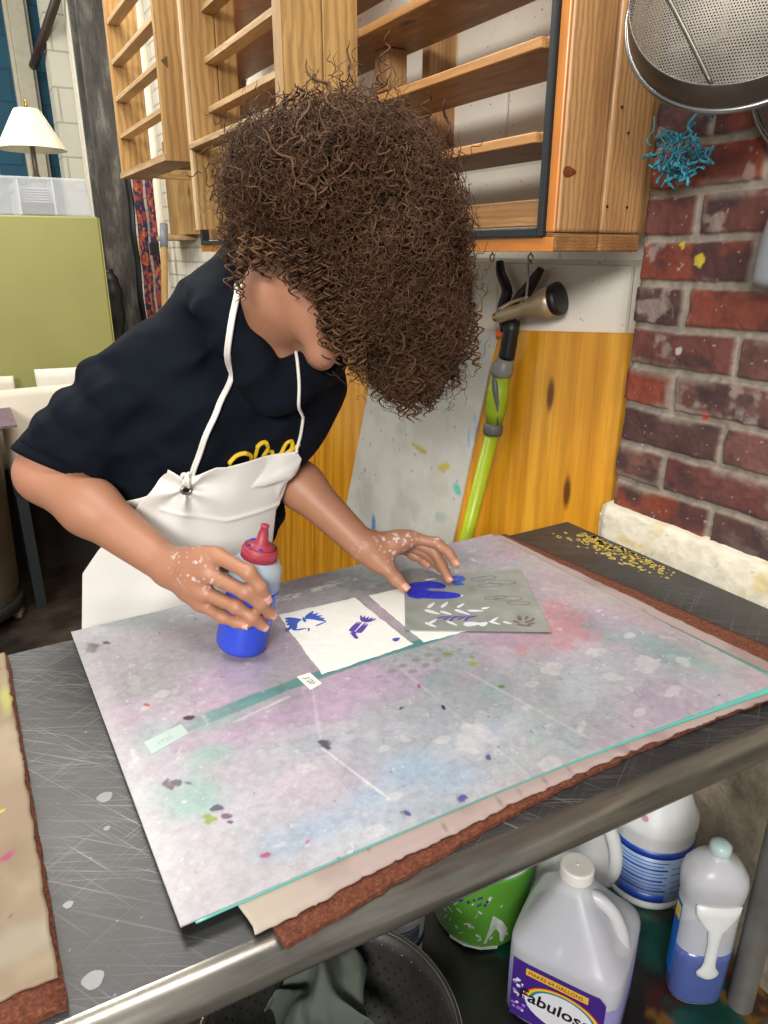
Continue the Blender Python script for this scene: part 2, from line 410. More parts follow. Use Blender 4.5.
# rough whitewashed plaster curb along the brick, and the concrete wall below the table
def build_curb():
    ny, ns = 150, 30
    y = np.linspace(0.02, 0.936, ny)
    prof = np.array([(1.016, 0.86), (1.014, 0.905), (1.014, 0.93), (1.017, 0.952), (1.024, 0.962), (1.05, 0.966), (1.10, 0.966)])
    p = spline(prof, ns); V = []; C = []
    for yy in y:
        e = 0.02 * sst(0.03, 0.0, 0.936 - yy)
        x = p[:, 0] + e; z = p[:, 1] - 0.010 * sst(0.02, 0.0, 0.936 - yy) * (p[:, 1] > 0.94) + 0.004 * (fbm(yy * 20 + 0 * x, p[:, 0] * 9) - 0.5)
        n = fbm(yy * 60 + 0 * x, p[:, 1] * 60 + p[:, 0] * 60, seed=2, oct=5); x = x - 0.006 * (n - 0.5)
        V.append(np.stack([x, yy + 0 * x, z], 1))
        n4 = fbm(yy * 120 + 0 * x, p[:, 1] * 90, seed=14, oct=3)[:, None]; n5 = fbm(yy * 14 + 0 * x, p[:, 1] * 22, seed=24)[:, None]
        c = L3('#d9d1bd') * (0.72 + 0.4 * n[:, None]); cr = sst(0.02, 0.0, np.abs(n4 - 0.5)) * 0.35 * sst(0.45, 0.6, n5); c = c * (1 - cr) + L3('#6f6a5c') * cr
        ye = sst(0.62, 0.72, n5) * 0.5; c = c * (1 - ye) + L3('#cbb25c') * ye; C.append(c)
    mb = MB(); mb.add(np.concatenate(V), gridF(ny, ns, True), 0, None, True)
    k = (ny - 1) * ns
    mb.add(np.concatenate([V[-1], [(1.10, 0.936, 0.86)]]), [tuple(range(ns + 1))[::-1]])
    return mb.build('trim_1', vcol('curb_paint', 0.9, 0.7, 120), col=np.concatenate(C + [C[-1], [C[-1][-1]]]))
struct(build_curb())
t = NT('rough_concrete'); v = t.coord(); n = t.noise(v, 14, 8, 0.7)
t.p(Base_Color=t.ramp(n, [(0.3, '#6d6252'), (0.55, '#a39681'), (0.8, '#bdb19c')]), Roughness=0.95); t.bump(t.noise(v, 35, 8, 0.75), 0.9, 0.012); M['rough_concrete'] = t.m
struct(box(MB(), (1.10, 0.0, 0.0), (1.30, 0.90, 0.93)).build('wall_right_base', M['rough_concrete']))

t = NT('floor_concrete'); v = t.coord(); n = t.noise(v, 3, 8, 0.65)
t.p(Base_Color=t.ramp(n, [(0.3, '#191411'), (0.55, '#33291f'), (0.75, '#4a3d30')]), Roughness=t.ramp(t.noise(v, 6, 4), [(0.3, (0.35,)*3+(1,)), (0.7, (0.75,)*3+(1,))]))
t.bump(t.noise(v, 30, 6), 0.4, 0.004); M['floor_concrete'] = t.m
struct(box(MB(), (-3, -2.2, -0.05), (1.3, 6.35, 0.0)).build('floor', M['floor_concrete']))

# dark steel column with flanges
t = NT('worn_steel_paint'); v = t.coord(); n = t.noise(t.mapping(v, (3, 3, 0.8)), 5, 7, 0.65)
t.p(Base_Color=t.ramp(n, [(0.35, '#2c2826'), (0.52, '#4e4a46'), (0.66, '#7d7a70'), (0.8, '#a29c8a')]), Roughness=0.55); t.bump(n, 0.2, 0.004); M['worn_steel_paint'] = t.m
mb = MB(); box(mb, (0.805, 4.60, 0), (0.97, 4.625, 3.2)); box(mb, (0.805, 4.80, 0), (0.97, 4.825, 3.2)); box(mb, (0.876, 4.625, 0), (0.90, 4.80, 3.2))
struct(mb.build('trim_2', M['worn_steel_paint'], bevel=0.004))
struct(box(MB(), (0.89, 5.40, 0), (0.955, 5.51, 3.2)).build('trim_3', M['bright_trim'], bevel=0.004))     # bright corner board
mb = MB(); box(mb, (0.64, 6.10, 0), (0.74, 6.20, 3.2)); box(mb, (0.615, 6.14, 0), (0.64, 6.20, 3.2)); box(mb, (0.74, 6.14, 0), (0.765, 6.20, 3.2))
struct(mb.build('trim_4', M['cream_paint'], bevel=0.004))
mb = MB(); tube(mb, [(1.06, 4.30, 0.0), (1.06, 4.30, 3.2)], 0.022, 12); struct(mb.build('trim_5', M['bright_trim']))
mb = MB(); tube(mb, spline([(0.91, 5.37, 3.2), (0.885, 5.37, 2.98), (0.84, 5.40, 2.85), (0.79, 5.47, 2.74), (0.735, 5.60, 2.62), (0.72, 5.9, 2.58)], 24), 0.028, 10)
struct(mb.build('trim_6', M['conduit']))
# ------------------------------------------------------------------ steel table
t = NT('scratched_steel'); v = t.coord()
sc = [t.noise(t.rmap(v, 5, q, a), 1.0, 3, 0.65) for a, q in ((-0.75, 420), (-0.45, 520), (-1.05, 380), (0.5, 600), (2.6, 500))]
scr = sc[0]
for q in sc[1:]: scr = t.math('MAXIMUM', scr, q)
n = t.noise(v, 7, 6, 0.6); f = t.noise(v, 160, 3, 0.6)
c = t.ramp(n, [(0.3, '#333233'), (0.6, '#444343'), (0.8, '#565453')])
c = t.mix(t.math('MULTIPLY', t.math('MULTIPLY', t.ramp(scr, [(0.60, (0,0,0,1)), (0.72, (1,1,1,1))]), t.ramp(t.noise(v, 5, 3), [(0.4, (.15,.15,.15,1)), (0.6, (1,1,1,1))])), 0.6), c, lin('#a9a8a6'))
c = t.mix(t.math('MULTIPLY', t.ramp(f, [(0.70, (0,0,0,1)), (0.76, (1,1,1,1))]), 0.4), c, lin('#c2c0bc'))
t.p(Base_Color=c, Metallic=0.5, Roughness=t.ramp(n, [(0.3, (0.36,)*3+(1,)), (0.7, (0.52,)*3+(1,))])); t.bump(scr, 0.12, 0.0006); M['scratched_steel'] = t.m
t = NT('rolled_steel'); v = t.coord(); n = t.noise(t.mapping(v, (2, 14, 14)), 3, 6, 0.6)
t.p(Base_Color=t.ramp(n, [(0.3, '#6b6862'), (0.55, '#918d83'), (0.8, '#b5b0a4')]), Metallic=0.75, Roughness=0.27); M['rolled_steel'] = t.m
table = thing('steel_table', (0.0, 0.7, 0.0), 'steel work table with rolled front edge, covered by mats, in the brick corner', 'table')
def front_y(x): return 0.385 + 0.053 * (0.73 - x)
prism(MB(), [(-0.9, front_y(-.9), 0.888), (1.012, front_y(1.012), 0.888), (1.012, 1.0, 0.888), (-0.9, 1.0, 0.888)], (0, 0, 0.012)).build('tabletop', M['scratched_steel'], table, bevel=0.002)
mb = MB(); box(mb, (0, 0, 0), (0.001, 0.001, 0.001)); mb = MB()
tube(mb, [(-0.9, front_y(-.9), 0.8785), (1.01, front_y(1.01), 0.8785)], 0.0215, 24)
mb.build('rolled_edge', M['rolled_steel'], table)
# flaked yellow paint on the bare steel near the wall
mb = MB(); rng = random.Random(8)
for i in range(200):
    tt = rng.random() ** 0.8
    cx = 1.000 - abs(rng.gauss(0, 0.024)) ; cy = 0.93 - 0.20 * tt + rng.gauss(0, 0.010)
    if i > 188: cx, cy = rng.uniform(0.93, 0.98), rng.uniform(0.88, 0.97)
    if cx < 0.90 or cy > 0.985: continue
    r = rng.uniform(0.0018, 0.007) * (1.1 - 0.6 * tt); k = rng.randint(5, 8); a0 = rng.random() * 6
    prism(mb, [(cx + r * rng.uniform(.5, 1.3) * math.cos(a0 + 6.283 * j / k), cy + r * rng.uniform(.5, 1.3) * math.sin(a0 + 6.283 * j / k) * 1.2, 0.8998) for j in range(k)], (0, 0, 0.0007))
plain('yellow_flake', '#b79f4c', 0.6, var=0.2, bscale=200)
tag(mb.build('paint_flakes', M['yellow_flake'], table), 'flaked yellow paint on the bare steel', kind='stuff')
mb = MB()
for (cx, cy, r) in ((0.046, 0.646, 0.0075), (0.003, 0.447, 0.008), (-0.004, 0.528, 0.004), (0.040, 0.601, 0.003)):
    prism(mb, [(cx + r * (1 + .15 * math.sin(3 * a)) * math.cos(a), cy + r * math.sin(a), 0.8998) for a in np.linspace(0, 6.28, 16)[:-1]], (0, 0, 0.0006))
plain('dried_drop', '#6c6c6c', 0.35)
tag(mb.build('paint_drops', M['dried_drop'], table), 'dried grey drops of paint on the bare steel', kind='stuff')
for (x, y) in ((0.944, 0.436), (0.944, 0.95), (-0.85, 0.436), (-0.85, 0.95)):
    mb = MB(); lathe(mb, [(0.024, 0.0), (0.024, 0.03), (0.0205, 0.035), (0.0205, 0.86), (0.03, 0.865), (0.03, 0.888)], (x, y, 0), 24)
    mb.build('leg', M['steel_dark'], table)
# paint-stained undershelf
nx, ny = 240, 110
x = np.linspace(-0.9, 1.0, nx); y = np.linspace(0.40, 0.98, ny); X, Y = np.meshgrid(x, y, indexing='ij')
c = L3('#15110f') + 0 * X[..., None]
g = sst(0.50, 0.64, fbm(X * 9, Y * 9, seed=4) + 0.35 * sst(0.62, 0.85, X) - 0.12)[..., None]; c = c * (1 - g) + L3('#0a3c30') * g * (0.5 + fbm(X * 40, Y * 40, seed=6)[..., None])
r = sst(0.58, 0.66, fbm(X * 11, Y * 11, seed=16))[..., None] * 0.8; c = c * (1 - r) + L3('#3c1512') * r
o = sst(0.73, 0.78, fbm(X * 15, Y * 15, seed=26))[..., None]; c = c * (1 - o) + L3('#6a4a18') * o
mb = MB(); mb.add(np.stack([X, Y, 0.23 + 0 * X], -1).reshape(-1, 3), gridF(nx, ny), 0, None, False)
box(mb, (-0.9, 0.40, 0.205), (1.0, 0.98, 0.229))
cc = np.concatenate([c.reshape(-1, 3), np.tile(L3('#2a2420'), (8, 1))])
mb.build('undershelf', vcol('shelf_paint', 0.35, 0.2, 60), table, col=cc)

# ------------------------------------------------------------------ mats and sheets on the table
def sheet(name, corners, z0, th, mat, colfn=None, nx=2, ny=2, zfn=None, parent=None, edge=None, wob=0.0, seed=0, bow=0.0):
    """corners: near-left, near-right, far-right, far-left; closed slab"""
    A, B, Cc, D = [np.array(q, float) for q in corners]
    s = np.linspace(0, 1, nx); q = np.linspace(0, 1, ny); Sg, Q = np.meshgrid(s, q, indexing='ij')
    P = (A * (1 - Sg)[..., None] + B * Sg[..., None]) * (1 - Q)[..., None] + (D * (1 - Sg)[..., None] + Cc * Sg[..., None]) * Q[..., None]
    X, Y = P[..., 0], P[..., 1] + bow * np.sin(math.pi * Sg) * (1 - Q) ** 3
    if wob:
        ew = np.minimum(np.minimum(Sg, 1 - Sg) * np.linalg.norm(B - A), np.minimum(Q, 1 - Q) * np.linalg.norm(D - A))
        k = sst(0.012, 0.0, ew); X = X + wob * k * (fbm(X * 90, Y * 90, seed=seed) - 0.5) * 2; Y = Y + wob * k * (fbm(X * 90 + 7, Y * 90, seed=seed) - 0.5) * 2
    dz = zfn(X, Y) if zfn else 0 * X
    top = np.stack([X, Y, z0 + th + dz], -1).reshape(-1, 3); bot = np.stack([X, Y, z0 + dz], -1).reshape(-1, 3)
    mb = MB(); mb.add(top, gridF(nx, ny), 0, None, nx > 2)
    n = nx * ny; ring = [i * ny for i in range(nx)] + [(nx - 1) * ny + j for j in range(1, ny)] + [i * ny + ny - 1 for i in range(nx - 2, -1, -1)] + [j for j in range(ny - 2, 0, -1)]
    mb.add(bot, gridF(nx, ny, True), 0, None, nx > 2)
    m = len(ring); F = []
    for a in range(m):
        b = (a + 1) % m; F.append((ring[b], ring[a], ring[a] + n, ring[b] + n))
    for f in F: mb.f.append(f); mb.m.append(0); mb.smooth.append(False)
    col = None
    if colfn is not None:
        c = colfn(X, Y).reshape(-1, 3); col = np.concatenate([c, c if edge is None else np.tile(L3(edge), (n, 1))])
    return mb.build(name, mat, parent, col=col)

def over(c, m, h):
    m = np.clip(m, 0, 1)[..., None]; return c * (1 - m) + L3(h) * m
def blob(X, Y, x, y, rx, ry, rot=0, soft=0.5, edge=0.25, f=30, seed=0):
    a = math.radians(rot); u = (X - x) * math.cos(a) + (Y - y) * math.sin(a); v = -(X - x) * math.sin(a) + (Y - y) * math.cos(a)
    d = np.hypot(u / rx, v / ry) + edge * 2 * (fbm(X * f, Y * f, seed=seed) - 0.5)
    return sst(1.0, 1.0 - soft, d)
KM = 0.976        # marks were measured on the bare table; the sheets lie 12 mm higher
def km(cs): return [tuple(q * KM for q in c) for c in cs]
def mat_col(X, Y):
    X, Y = X / KM, Y / KM
    n1 = fbm(X * 7, Y * 7, seed=1); n2 = fbm(X * 18, Y * 18, seed=2, oct=5); n3 = fbm(X * 140, Y * 140, seed=3, oct=3); n4 = fbm(X * 4, Y * 4, seed=4)
    c = L3('#b3acb0') + 0 * X[..., None]
    c = over(c, sst(0.4, 0.65, n1) * 0.85, '#bfa3b9')
    c = over(c, sst(0.45, 0.7, fbm(X * 6, Y * 8, seed=7)) * 0.75, '#9fb1b0')
    c = over(c, blob(X, Y, 0.30, 0.55, 0.28, 0.13, 0, 0.9, 0.4, 8, 5) * 0.75, '#aebbc8')
    c = over(c, blob(X, Y, 0.62, 0.55, 0.30, 0.12, 0, 0.9, 0.4, 8, 15) * 0.75, '#a4b4b8')
    c = over(c, blob(X, Y, 0.12, 0.90, 0.14, 0.12, 0, 0.9, 0.4, 9, 6) * 0.85, '#999f9a')
    c = over(c, blob(X, Y, 0.55, 0.97, 0.40, 0.10, 0, 0.9, 0.4, 9, 46) * 0.85, '#85918f')
    c = over(c, blob(X, Y, 0.72, 0.70, 0.10, 0.10, 0, 0.8, 0.4, 9, 8) * 0.85, '#858a90')
    c = over(c, blob(X, Y, 0.78, 0.55, 0.06, 0.14, 0, 0.8, 0.4, 9, 18) * 0.8, '#82a09c')
    c = over(c, blob(X, Y, 0.33, 0.68, 0.20, 0.055, 8, 0.7, 0.5, 10, 9) * 0.75, '#c09fbd')
    c = over(c, blob(X, Y, 0.42, 0.66, 0.10, 0.05, 8, 0.6, 0.5, 14, 19) * 0.6, '#c9a6c8')
    c = over(c, blob(X, Y, 0.25, 0.80, 0.12, 0.05, 20, 0.7, 0.5, 14, 29) * 0.6, '#bba6ba')
    c = over(c, blob(X, Y, 0.24, 0.56, 0.09, 0.06, 0, 0.8, 0.4, 9, 39) * 0.6, '#b7a2ac')
    c = over(c, blob(X, Y, 0.40, 0.58, 0.16, 0.05, 0, 0.8, 0.5, 9, 49) * 0.6, '#aca6b0')
    # watercolour stains with crisp drying edges
    for sd, th, a, h in ((101, .56, .22, '#8f8c95'), (111, .57, .25, '#c6b4c4'), (121, .58, .22, '#93a6a4'), (131, .60, .25, '#c9c6c8'), (141, .59, .18, '#a89aa8')):
        q = fbm(X * 6.5, Y * 6.5, seed=sd, oct=5); c = over(c, sst(th, th + .006, q) * a, h); c = over(c, sst(.008, 0, np.abs(q - th)) * .15, '#7f7c84')
    # blue haze near the front, green haze at left
    for (x, y, rx, ry, a) in ((0.20, 0.50, .07, .03, .5), (0.33, 0.53, .05, .03, .55), (0.44, 0.54, .05, .02, .45), (0.27, 0.515, .04, .02, .4), (0.36, 0.50, .05, .03, .4)):
        c = over(c, blob(X, Y, x, y, rx, ry, 0, 0.9, 0.5, 25, int(x * 99)) * a, '#93adc4')
    for (x, y, rx, ry, a) in ((0.15, 0.66, .05, .05, .75), (0.12, 0.60, .035, .05, .7), (0.18, 0.71, .06, .03, .6), (0.11, 0.72, .04, .06, .4), (0.45, 0.655, .05, .03, .5), (0.5, 0.60, .04, .03, .3), (0.74, 0.62, .05, .03, .5), (0.80, 0.50, .03, .06, .5)):
        c = over(c, blob(X, Y, x, y, rx, ry, 20, 0.9, 0.6, 22, int(x * 77)) * a, '#86b0a6')
    # teal stripe
    xs = (X - 0.165) / (0.53 - 0.165); yl = 0.722 + 0.012 * xs + 0.03 * np.sin(xs * 2.6) * 0.5
    w = 0.012 + 0.003 * (n2 - 0.5) - 0.003 * xs
    c = over(c, sst(w, w * 0.75, np.abs(Y - yl)) * sst(-0.15, 0.2, xs) * sst(1.12, 0.9, xs) * (0.55 + 0.6 * n1), '#4f8f89')
    # pink stains by the stencil
    for (x, y, r) in ((0.71, 0.70, .035), (0.69, 0.665, .03), (0.74, 0.735, .02), (0.665, 0.64, .016), (0.72, 0.63, .012), (0.60, 0.655, .012), (0.70, 0.635, .01)):
        c = over(c, blob(X, Y, x, y, r * 1.3, r, 30, 0.5, 0.7, 40, int(x * 55)) * 0.5, '#cc8a90')
    c = over(c, blob(X, Y, 0.66, 0.68, 0.10, 0.07, 30, 0.9, 0.5, 12, 3) * 0.4, '#c79aa2')
    c = over(c, blob(X, Y, 0.775, 0.76, 0.035, 0.06, 0, 0.2, 0.35, 14, 13) * 0.5, '#bfaab0')
    # lifted pale patches
    for (x, y, rx, ry, rot) in ((0.72, 0.545, .024, .017, 40), (0.685, 0.60, .017, .013, 0), (0.66, 0.545, .013, .016, 20), (0.605, 0.60, .020, .014, 10), (0.70, 0.485, .016, .008, 20), (0.77, 0.525, .012, .009, 60),
        (0.555, 0.585, .011, .008, 0), (0.43, 0.535, .03, .025, 30), (0.63, 0.475, .012, .006, 20), (0.55, 0.49, .012, .005, 30), (0.47, 0.46, .016, .010, 0), (0.76, 0.61, .012, .007, 0), (0.24, 0.585, .010, .008, 0), (0.33, 0.57, .008, .006, 0), (0.395, 0.55, .010, .007, 0), (0.14, 0.80, .010, .008, 0), (0.52, 0.55, .010, .006, 0), (0.26, 0.47, .012, .008, 0), (0.30, 0.50, .012, .006, 0), (0.115, 0.78, .006, .006, 0)):
        c = over(c, blob(X, Y, x, y, rx, ry, rot, 0.18, 0.45, 60, int(x * 100 + y * 37)) * 0.6, '#cfcbcc')
    # small pale flecks and dark specks
    fl = spk(fbm(X * 70, Y * 70, seed=77, oct=4), .022) * sst(0.35, 0.6, n4 + 0.3 * (X > 0.6)); c = over(c, fl * 0.6, '#d0cdce')
    c = over(c, spk(fbm(X * 190, Y * 190, seed=87, oct=2), .008) * 0.6, '#d8d6d6')
    c = over(c, spk(fbm(X * 120, Y * 120, seed=97, oct=2), .0012) * 0.7, '#5a5a70')
    # grid of faint olive dots
    gx = ((X * 0.95 + Y * 0.2) / 0.021) % 1 - 0.5; gy = ((Y - X * 0.15) / 0.018) % 1 - 0.5
    c = over(c, sst(0.30, 0.16, np.hypot(gx, gy) + 0.5 * (n2 - 0.5)) * blob(X, Y, 0.45, 0.70, 0.13, 0.035, 0, 0.8, 0.4, 20, 3) * 0.5, '#7c7c62')
    for (x, y, r, h) in ((0.385, 0.625, .005, '#3a3f52'), (0.155, 0.735, .006, '#3f2436'), (0.43, 0.60, .004, '#2a3868'), (0.275, 0.61, .008, '#565660'), (0.36, 0.465, .007, '#56508e'), (0.30, 0.475, .004, '#565a8a'), (0.42, 0.50, .005, '#5a6088'), (0.43, 0.655, .005, '#b9267a'), (0.14, 0.575, .006, '#4a4058'), (0.105, 0.635, .008, '#6a4a5a'), (0.115, 0.63, .008, '#55465c'), (0.125, 0.625, .005, '#4a5a4a'), (0.145, 0.56, .005, '#6a4a6a'), (0.13, 0.565, .009, '#8a9a3a'), (0.145, 0.55, .004, '#4a3a5a'),
        (0.085, 0.96, .012, '#5d5a60'), (0.105, 0.965, .006, '#55525a'), (0.52, 0.66, .007, '#a8aa3a'), (0.53, 0.675, .005, '#98a03a'), (0.505, 0.70, .005, '#8a963a'), (0.52, 0.60, .006, '#5a8a2a'), (0.16, 0.495, .004, '#b04a78'), (0.2, 0.49, .003, '#c06a8a'), (0.12, 0.785, .004, '#c04a50')):
        c = over(c, blob(X, Y, x, y, r * 1.3, r * 0.8, x * 999, 0.4, 0.7, 120, int(x * 131)), h)
    # creases: pale scratch lines
    for (x0, y0, x1, y1, a) in ((0.27, 0.605, 0.295, 0.50, .8), (0.31, 0.72, 0.275, 0.62, .35), (0.50, 0.655, 0.54, 0.47, .35), (0.43, 0.70, 0.44, 0.46, .3), (0.20, 0.70, 0.275, 0.715, .6)):
        t = np.clip(((X - x0) * (x1 - x0) + (Y - y0) * (y1 - y0)) / ((x1 - x0) ** 2 + (y1 - y0) ** 2), 0, 1)
        d = np.hypot(X - x0 - t * (x1 - x0), Y - y0 - t * (y1 - y0)) + 0.004 * (n2 - 0.5); c = over(c, sst(0.0022, 0.0008, d) * a, '#d8d6d6')
    # white paint wiped off at the far edge
    wp = blob(X, Y, 0.40, 0.975, 0.085, 0.016, 4, 0.4, 0.5, 20, 33) * sst(0.5, 0.58, fbm(X * 60, Y * 160, seed=43, oct=4)); c = over(c, wp, '#d6d8d6')
    # pale dusty margin at the left edge and pinkish at the right
    c = over(c, sst(0.03, 0.0, X - 0.066 - 0.008 * n2) * 0.5, '#c3c0be'); c = over(c, sst(0.78, 0.805, X) * 0.5, '#b5a0a0')
    return c * (0.84 + 0.32 * n3[..., None]) * (0.86 + 0.28 * n2[..., None]) * 0.82

mz = 0.9
t = NT('brown_felt'); v = t.coord(); n = t.noise(v, 260, 4, 0.7)
t.p(Base_Color=t.ramp(n, [(0.3, '#3e1c0f'), (0.55, '#683620'), (0.8, '#8f5a3c')]), Roughness=0.95); t.bump(n, 0.8, 0.002); M['brown_felt'] = t.m
def felt_z(X, Y): return 0.0015 * (fbm(X * 12, Y * 12, seed=9) - 0.3).clip(0) 
felt = sheet('felt_blanket', ((0.139, 0.395), (0.905, 0.400), (0.848, 1.0), (0.12, 0.99)), 0.9004, 0.005, M['brown_felt'], nx=90, ny=40, zfn=felt_z, wob=0.003, seed=3, bow=.024)
tag(felt, 'rusty brown felt blanket under the sheets, its corner poking out at the front edge', 'blanket', 'felt blankets on the table')
def pink_col(X, Y):
    c = L3('#9c8a84') + 0 * X[..., None]; n = fbm(X * 20, Y * 20, seed=5); c = over(c, sst(0.5, 0.75, n) * 0.7, '#846f6a')
    c = over(c, spk(fbm(X * 120, Y * 120, seed=6), .01) * .7, '#6a5a56'); return over(c, sst(0.25, 0.1, X) * 0.8, '#a89e8c')
pk = sheet('paper_sheet', ((0.121, 0.415), (0.855, 0.398), (0.832, 0.998), (0.10, 0.985)), 0.9078, 0.0012, vcol('pink_paper', 0.7, 0.2, 60), pink_col, 200, 60, None, wob=0.004, seed=5, bow=.018)
tag(pk, 'pinkish stained paper sheet between the brown felt and the plastic mat', 'sheet')
tl = sheet('plastic_sheet', ((0.083, 0.4475), (0.828, 0.409), (0.806, 0.985), (0.075, 0.985)), 0.9094, 0.0012, plain('teal_plastic', '#5aa99c', 0.35, var=0.12, bscale=12), nx=60, ny=9, bow=.012)
tag(tl, 'teal-stained plastic sheet showing as a green rim below the top mat', 'sheet')
MAT_Z = 0.9110
top = sheet('plastic_mat', ((0.071, 0.449), (0.817, 0.418), (0.815, 1.0), (0.063, 1.0)), MAT_Z, 0.0012, vcol('stained_plastic', 0.42, 0.15, 120, 0.12, Coat_Weight=0.15, Coat_Roughness=0.3), mat_col, 560, 430, bow=.008)
tag(top, 'large translucent plastic mat stained teal, lilac and pink, topmost on the table', 'mat')
MT = MAT_Z + 0.0014
# left-hand work mat on the same table
def beige_col(X, Y):
    n = fbm(X * 9, Y * 9, seed=15, oct=5); c = L3('#8a7760') + 0 * X[..., None]; c = over(c, sst(0.45, 0.7, n) * 0.8, '#9d8c74'); c = over(c, sst(0.55, 0.72, fbm(X * 14, Y * 9, seed=25)) * 0.5, '#6f5c44')
    c = over(c, blob(X, Y, -0.045, 0.60, .009, .006, 30, .4, .5, 60, 2), '#93405a'); c = over(c, blob(X, Y, -0.045, 0.665, .003, .003, 30, .4, .5, 60, 2), '#b9b53a')
    c = over(c, blob(X, Y, -0.04, 0.50, .05, .02, 0, .8, .6, 30, 2) * .3, '#a2a494'); c = over(c, spk(fbm(X * 130, Y * 130, seed=35), .002) * .8, '#6a4a4a')
    c = over(c, blob(X, Y, -0.028, 0.87, .008, .05, 0, .8, .6, 30, 2) * .6, '#a8b04a'); return c
plain('dark_felt', '#2a1a14', 0.95, bump=0.6, bscale=200)
f2 = sheet('felt_blanket', ((-0.75, 0.468), (-0.016, 0.432), (-0.019, 0.985), (-0.75, 0.985)), 0.9004, 0.006, M['brown_felt'], nx=50, ny=40, zfn=felt_z, wob=0.002, seed=23)
tag(f2, 'brown felt blanket under the beige sheet at the left of the table', 'blanket', 'felt blankets on the table')
bs = sheet('paper_sheet', ((-0.75, 0.480), (-0.019, 0.456), (-0.023, 0.99), (-0.75, 0.99)), 0.9082, 0.0014, vcol('beige_paper', 0.7, 0.2, 60), beige_col, 220, 160, wob=0.002, seed=6)
tag(bs, 'beige stained paper sheet on the left end of the table beside the bare steel', 'sheet')

# handmade papers, stencil, slips
pz = MT
def bumpz(X, Y): return 0.0012 * fbm(X * 60, Y * 60, seed=12)
pa = sheet('handmade_paper', km(((0.333, 0.738), (0.476, 0.743), (0.473, 0.912), (0.344, 0.918))), pz, 0.0012, M['paper_white'], nx=80, ny=80, zfn=bumpz, wob=0.0022, seed=31)
tag(pa, 'white handmade paper printed with a blue butterfly and a purple figure, beside the squeeze bottle', 'paper', 'handmade papers')
pb = sheet('handmade_paper', km(((0.493, 0.741), (0.625, 0.735), (0.625, 0.905), (0.496, 0.908))), pz, 0.0008, M['paper_white'], nx=60, ny=60, zfn=lambda X, Y: 0.0005 * fbm(X * 60, Y * 60, seed=22), wob=0.0022, seed=41)
tag(pb, 'white handmade paper mostly hidden under the grey stencil', 'paper', 'handmade papers')
ZA = pz + 0.0012 + 0.0007
_fk = [0]
def fleck(mb, cx, cy, L, Wd, rot, z, th=0.0005, k=12, tip=1.0, z2=None):
    _fk[0] = (_fk[0] + 7) % 23; z = z + _fk[0] * 1.3e-5
    a = math.radians(rot); P = []
    for j in range(k):
        q = 2 * math.pi * j / k; u = L * math.cos(q); v = Wd * math.sin(q) * (1 - tip * 0.45 * math.cos(q))
        x = cx + u * math.cos(a) - v * math.sin(a); y = cy + u * math.sin(a) + v * math.cos(a)
        P.append((x, y, z))
    prism(mb, P, (0, 0, th)); return mb
rng = random.Random(3)
mb = MB()   # blue butterfly print: four wings with veins, body, feelers
bx0, by0 = 0.372 * KM, 0.882 * KM
for s in (-1, 1):
    for j in range(5): fleck(mb, bx0 + s * (0.013 + 0.0015 * j), by0 + 0.004 - 0.0055 * (j - 1.5) * 0.9, 0.0125, 0.0036, s * (38 - 24 * j), ZA)
    fleck(mb, bx0 + s * 0.016, by0 - 0.022, 0.010, 0.0013, s * 12, ZA)
fleck(mb, bx0, by0 + 0.002, 0.008, 0.002, 80, ZA); fleck(mb, bx0 - 0.030, by0 - 0.012, 0.006, 0.003, 20, ZA); fleck(mb, bx0 - 0.006, by0 - 0.028, 0.005, 0.0012, 60, ZA)
mb.build('butterfly_print', M['ink_blue'], pa)
mb = MB()   # purple figure: striped body with splayed strokes at one end
px0, py0 = 0.432 * KM, 0.822 * KM
ax = np.array([0.80, 0.60]); nx_ = np.array([-0.60, 0.80])
for j in range(-3, 4):
    if j == 0: continue
    c_ = np.array([px0, py0]) + nx_ * 0.0028 * j; fleck(mb, c_[0], c_[1], 0.018 - 0.001 * abs(j), 0.0017, 37, ZA)
for j in range(5):
    c_ = np.array([px0, py0]) + ax * 0.026 + nx_ * 0.0040 * (j - 2); fleck(mb, c_[0], c_[1], 0.009, 0.0021, 37 + 16 * (j - 2), ZA)
for j in range(4): fleck(mb, px0 - 0.017 + 0.001 * j, py0 - 0.016 + 0.004 * (j - 1.5), 0.005, 0.0026, 100 - 30 * j, ZA)
mb.build('figure_print', M['ink_purple'], pa)
mb = MB(); fleck(mb, 0.462 * KM, 0.765 * KM, 0.006, 0.004, 10, ZA); mb.build('ink_dot', M['ink_blue'], pa)

STZ = pz + 0.0030
t = NT('stencil_film'); v = t.coord(); t.p(Base_Color=t.ramp(t.noise(v, 25, 4), [(0.3, '#7f847f'), (0.7, '#94988f')]), Roughness=0.28); M['stencil_film'] = t.m
st = sheet('stencil', km(((0.486, 0.780), (0.666, 0.669), (0.769, 0.860), (0.577, 0.932))), STZ, 0.0006, M['stencil_film'])
tag(st, 'grey plastic stencil with cut leaves and a smear of blue paint, under the left hand', 'stencil')
eu = np.array([0.180, -0.111]); eu /= np.linalg.norm(eu); ev = np.array([0.097, 0.170]); 
def stp(u, v): 
    a = np.array([0.486, 0.780]); b = np.array([0.666, 0.669]); c = np.array([0.769, 0.860]); d = np.array([0.577, 0.932])
    q = (a * (1 - u) + b * u) * (1 - v) + (d * (1 - u) + c * u) * v; return q[0] * KM, q[1] * KM
zs = STZ + 0.0006
mb = MB()   # paint smear: three lobes
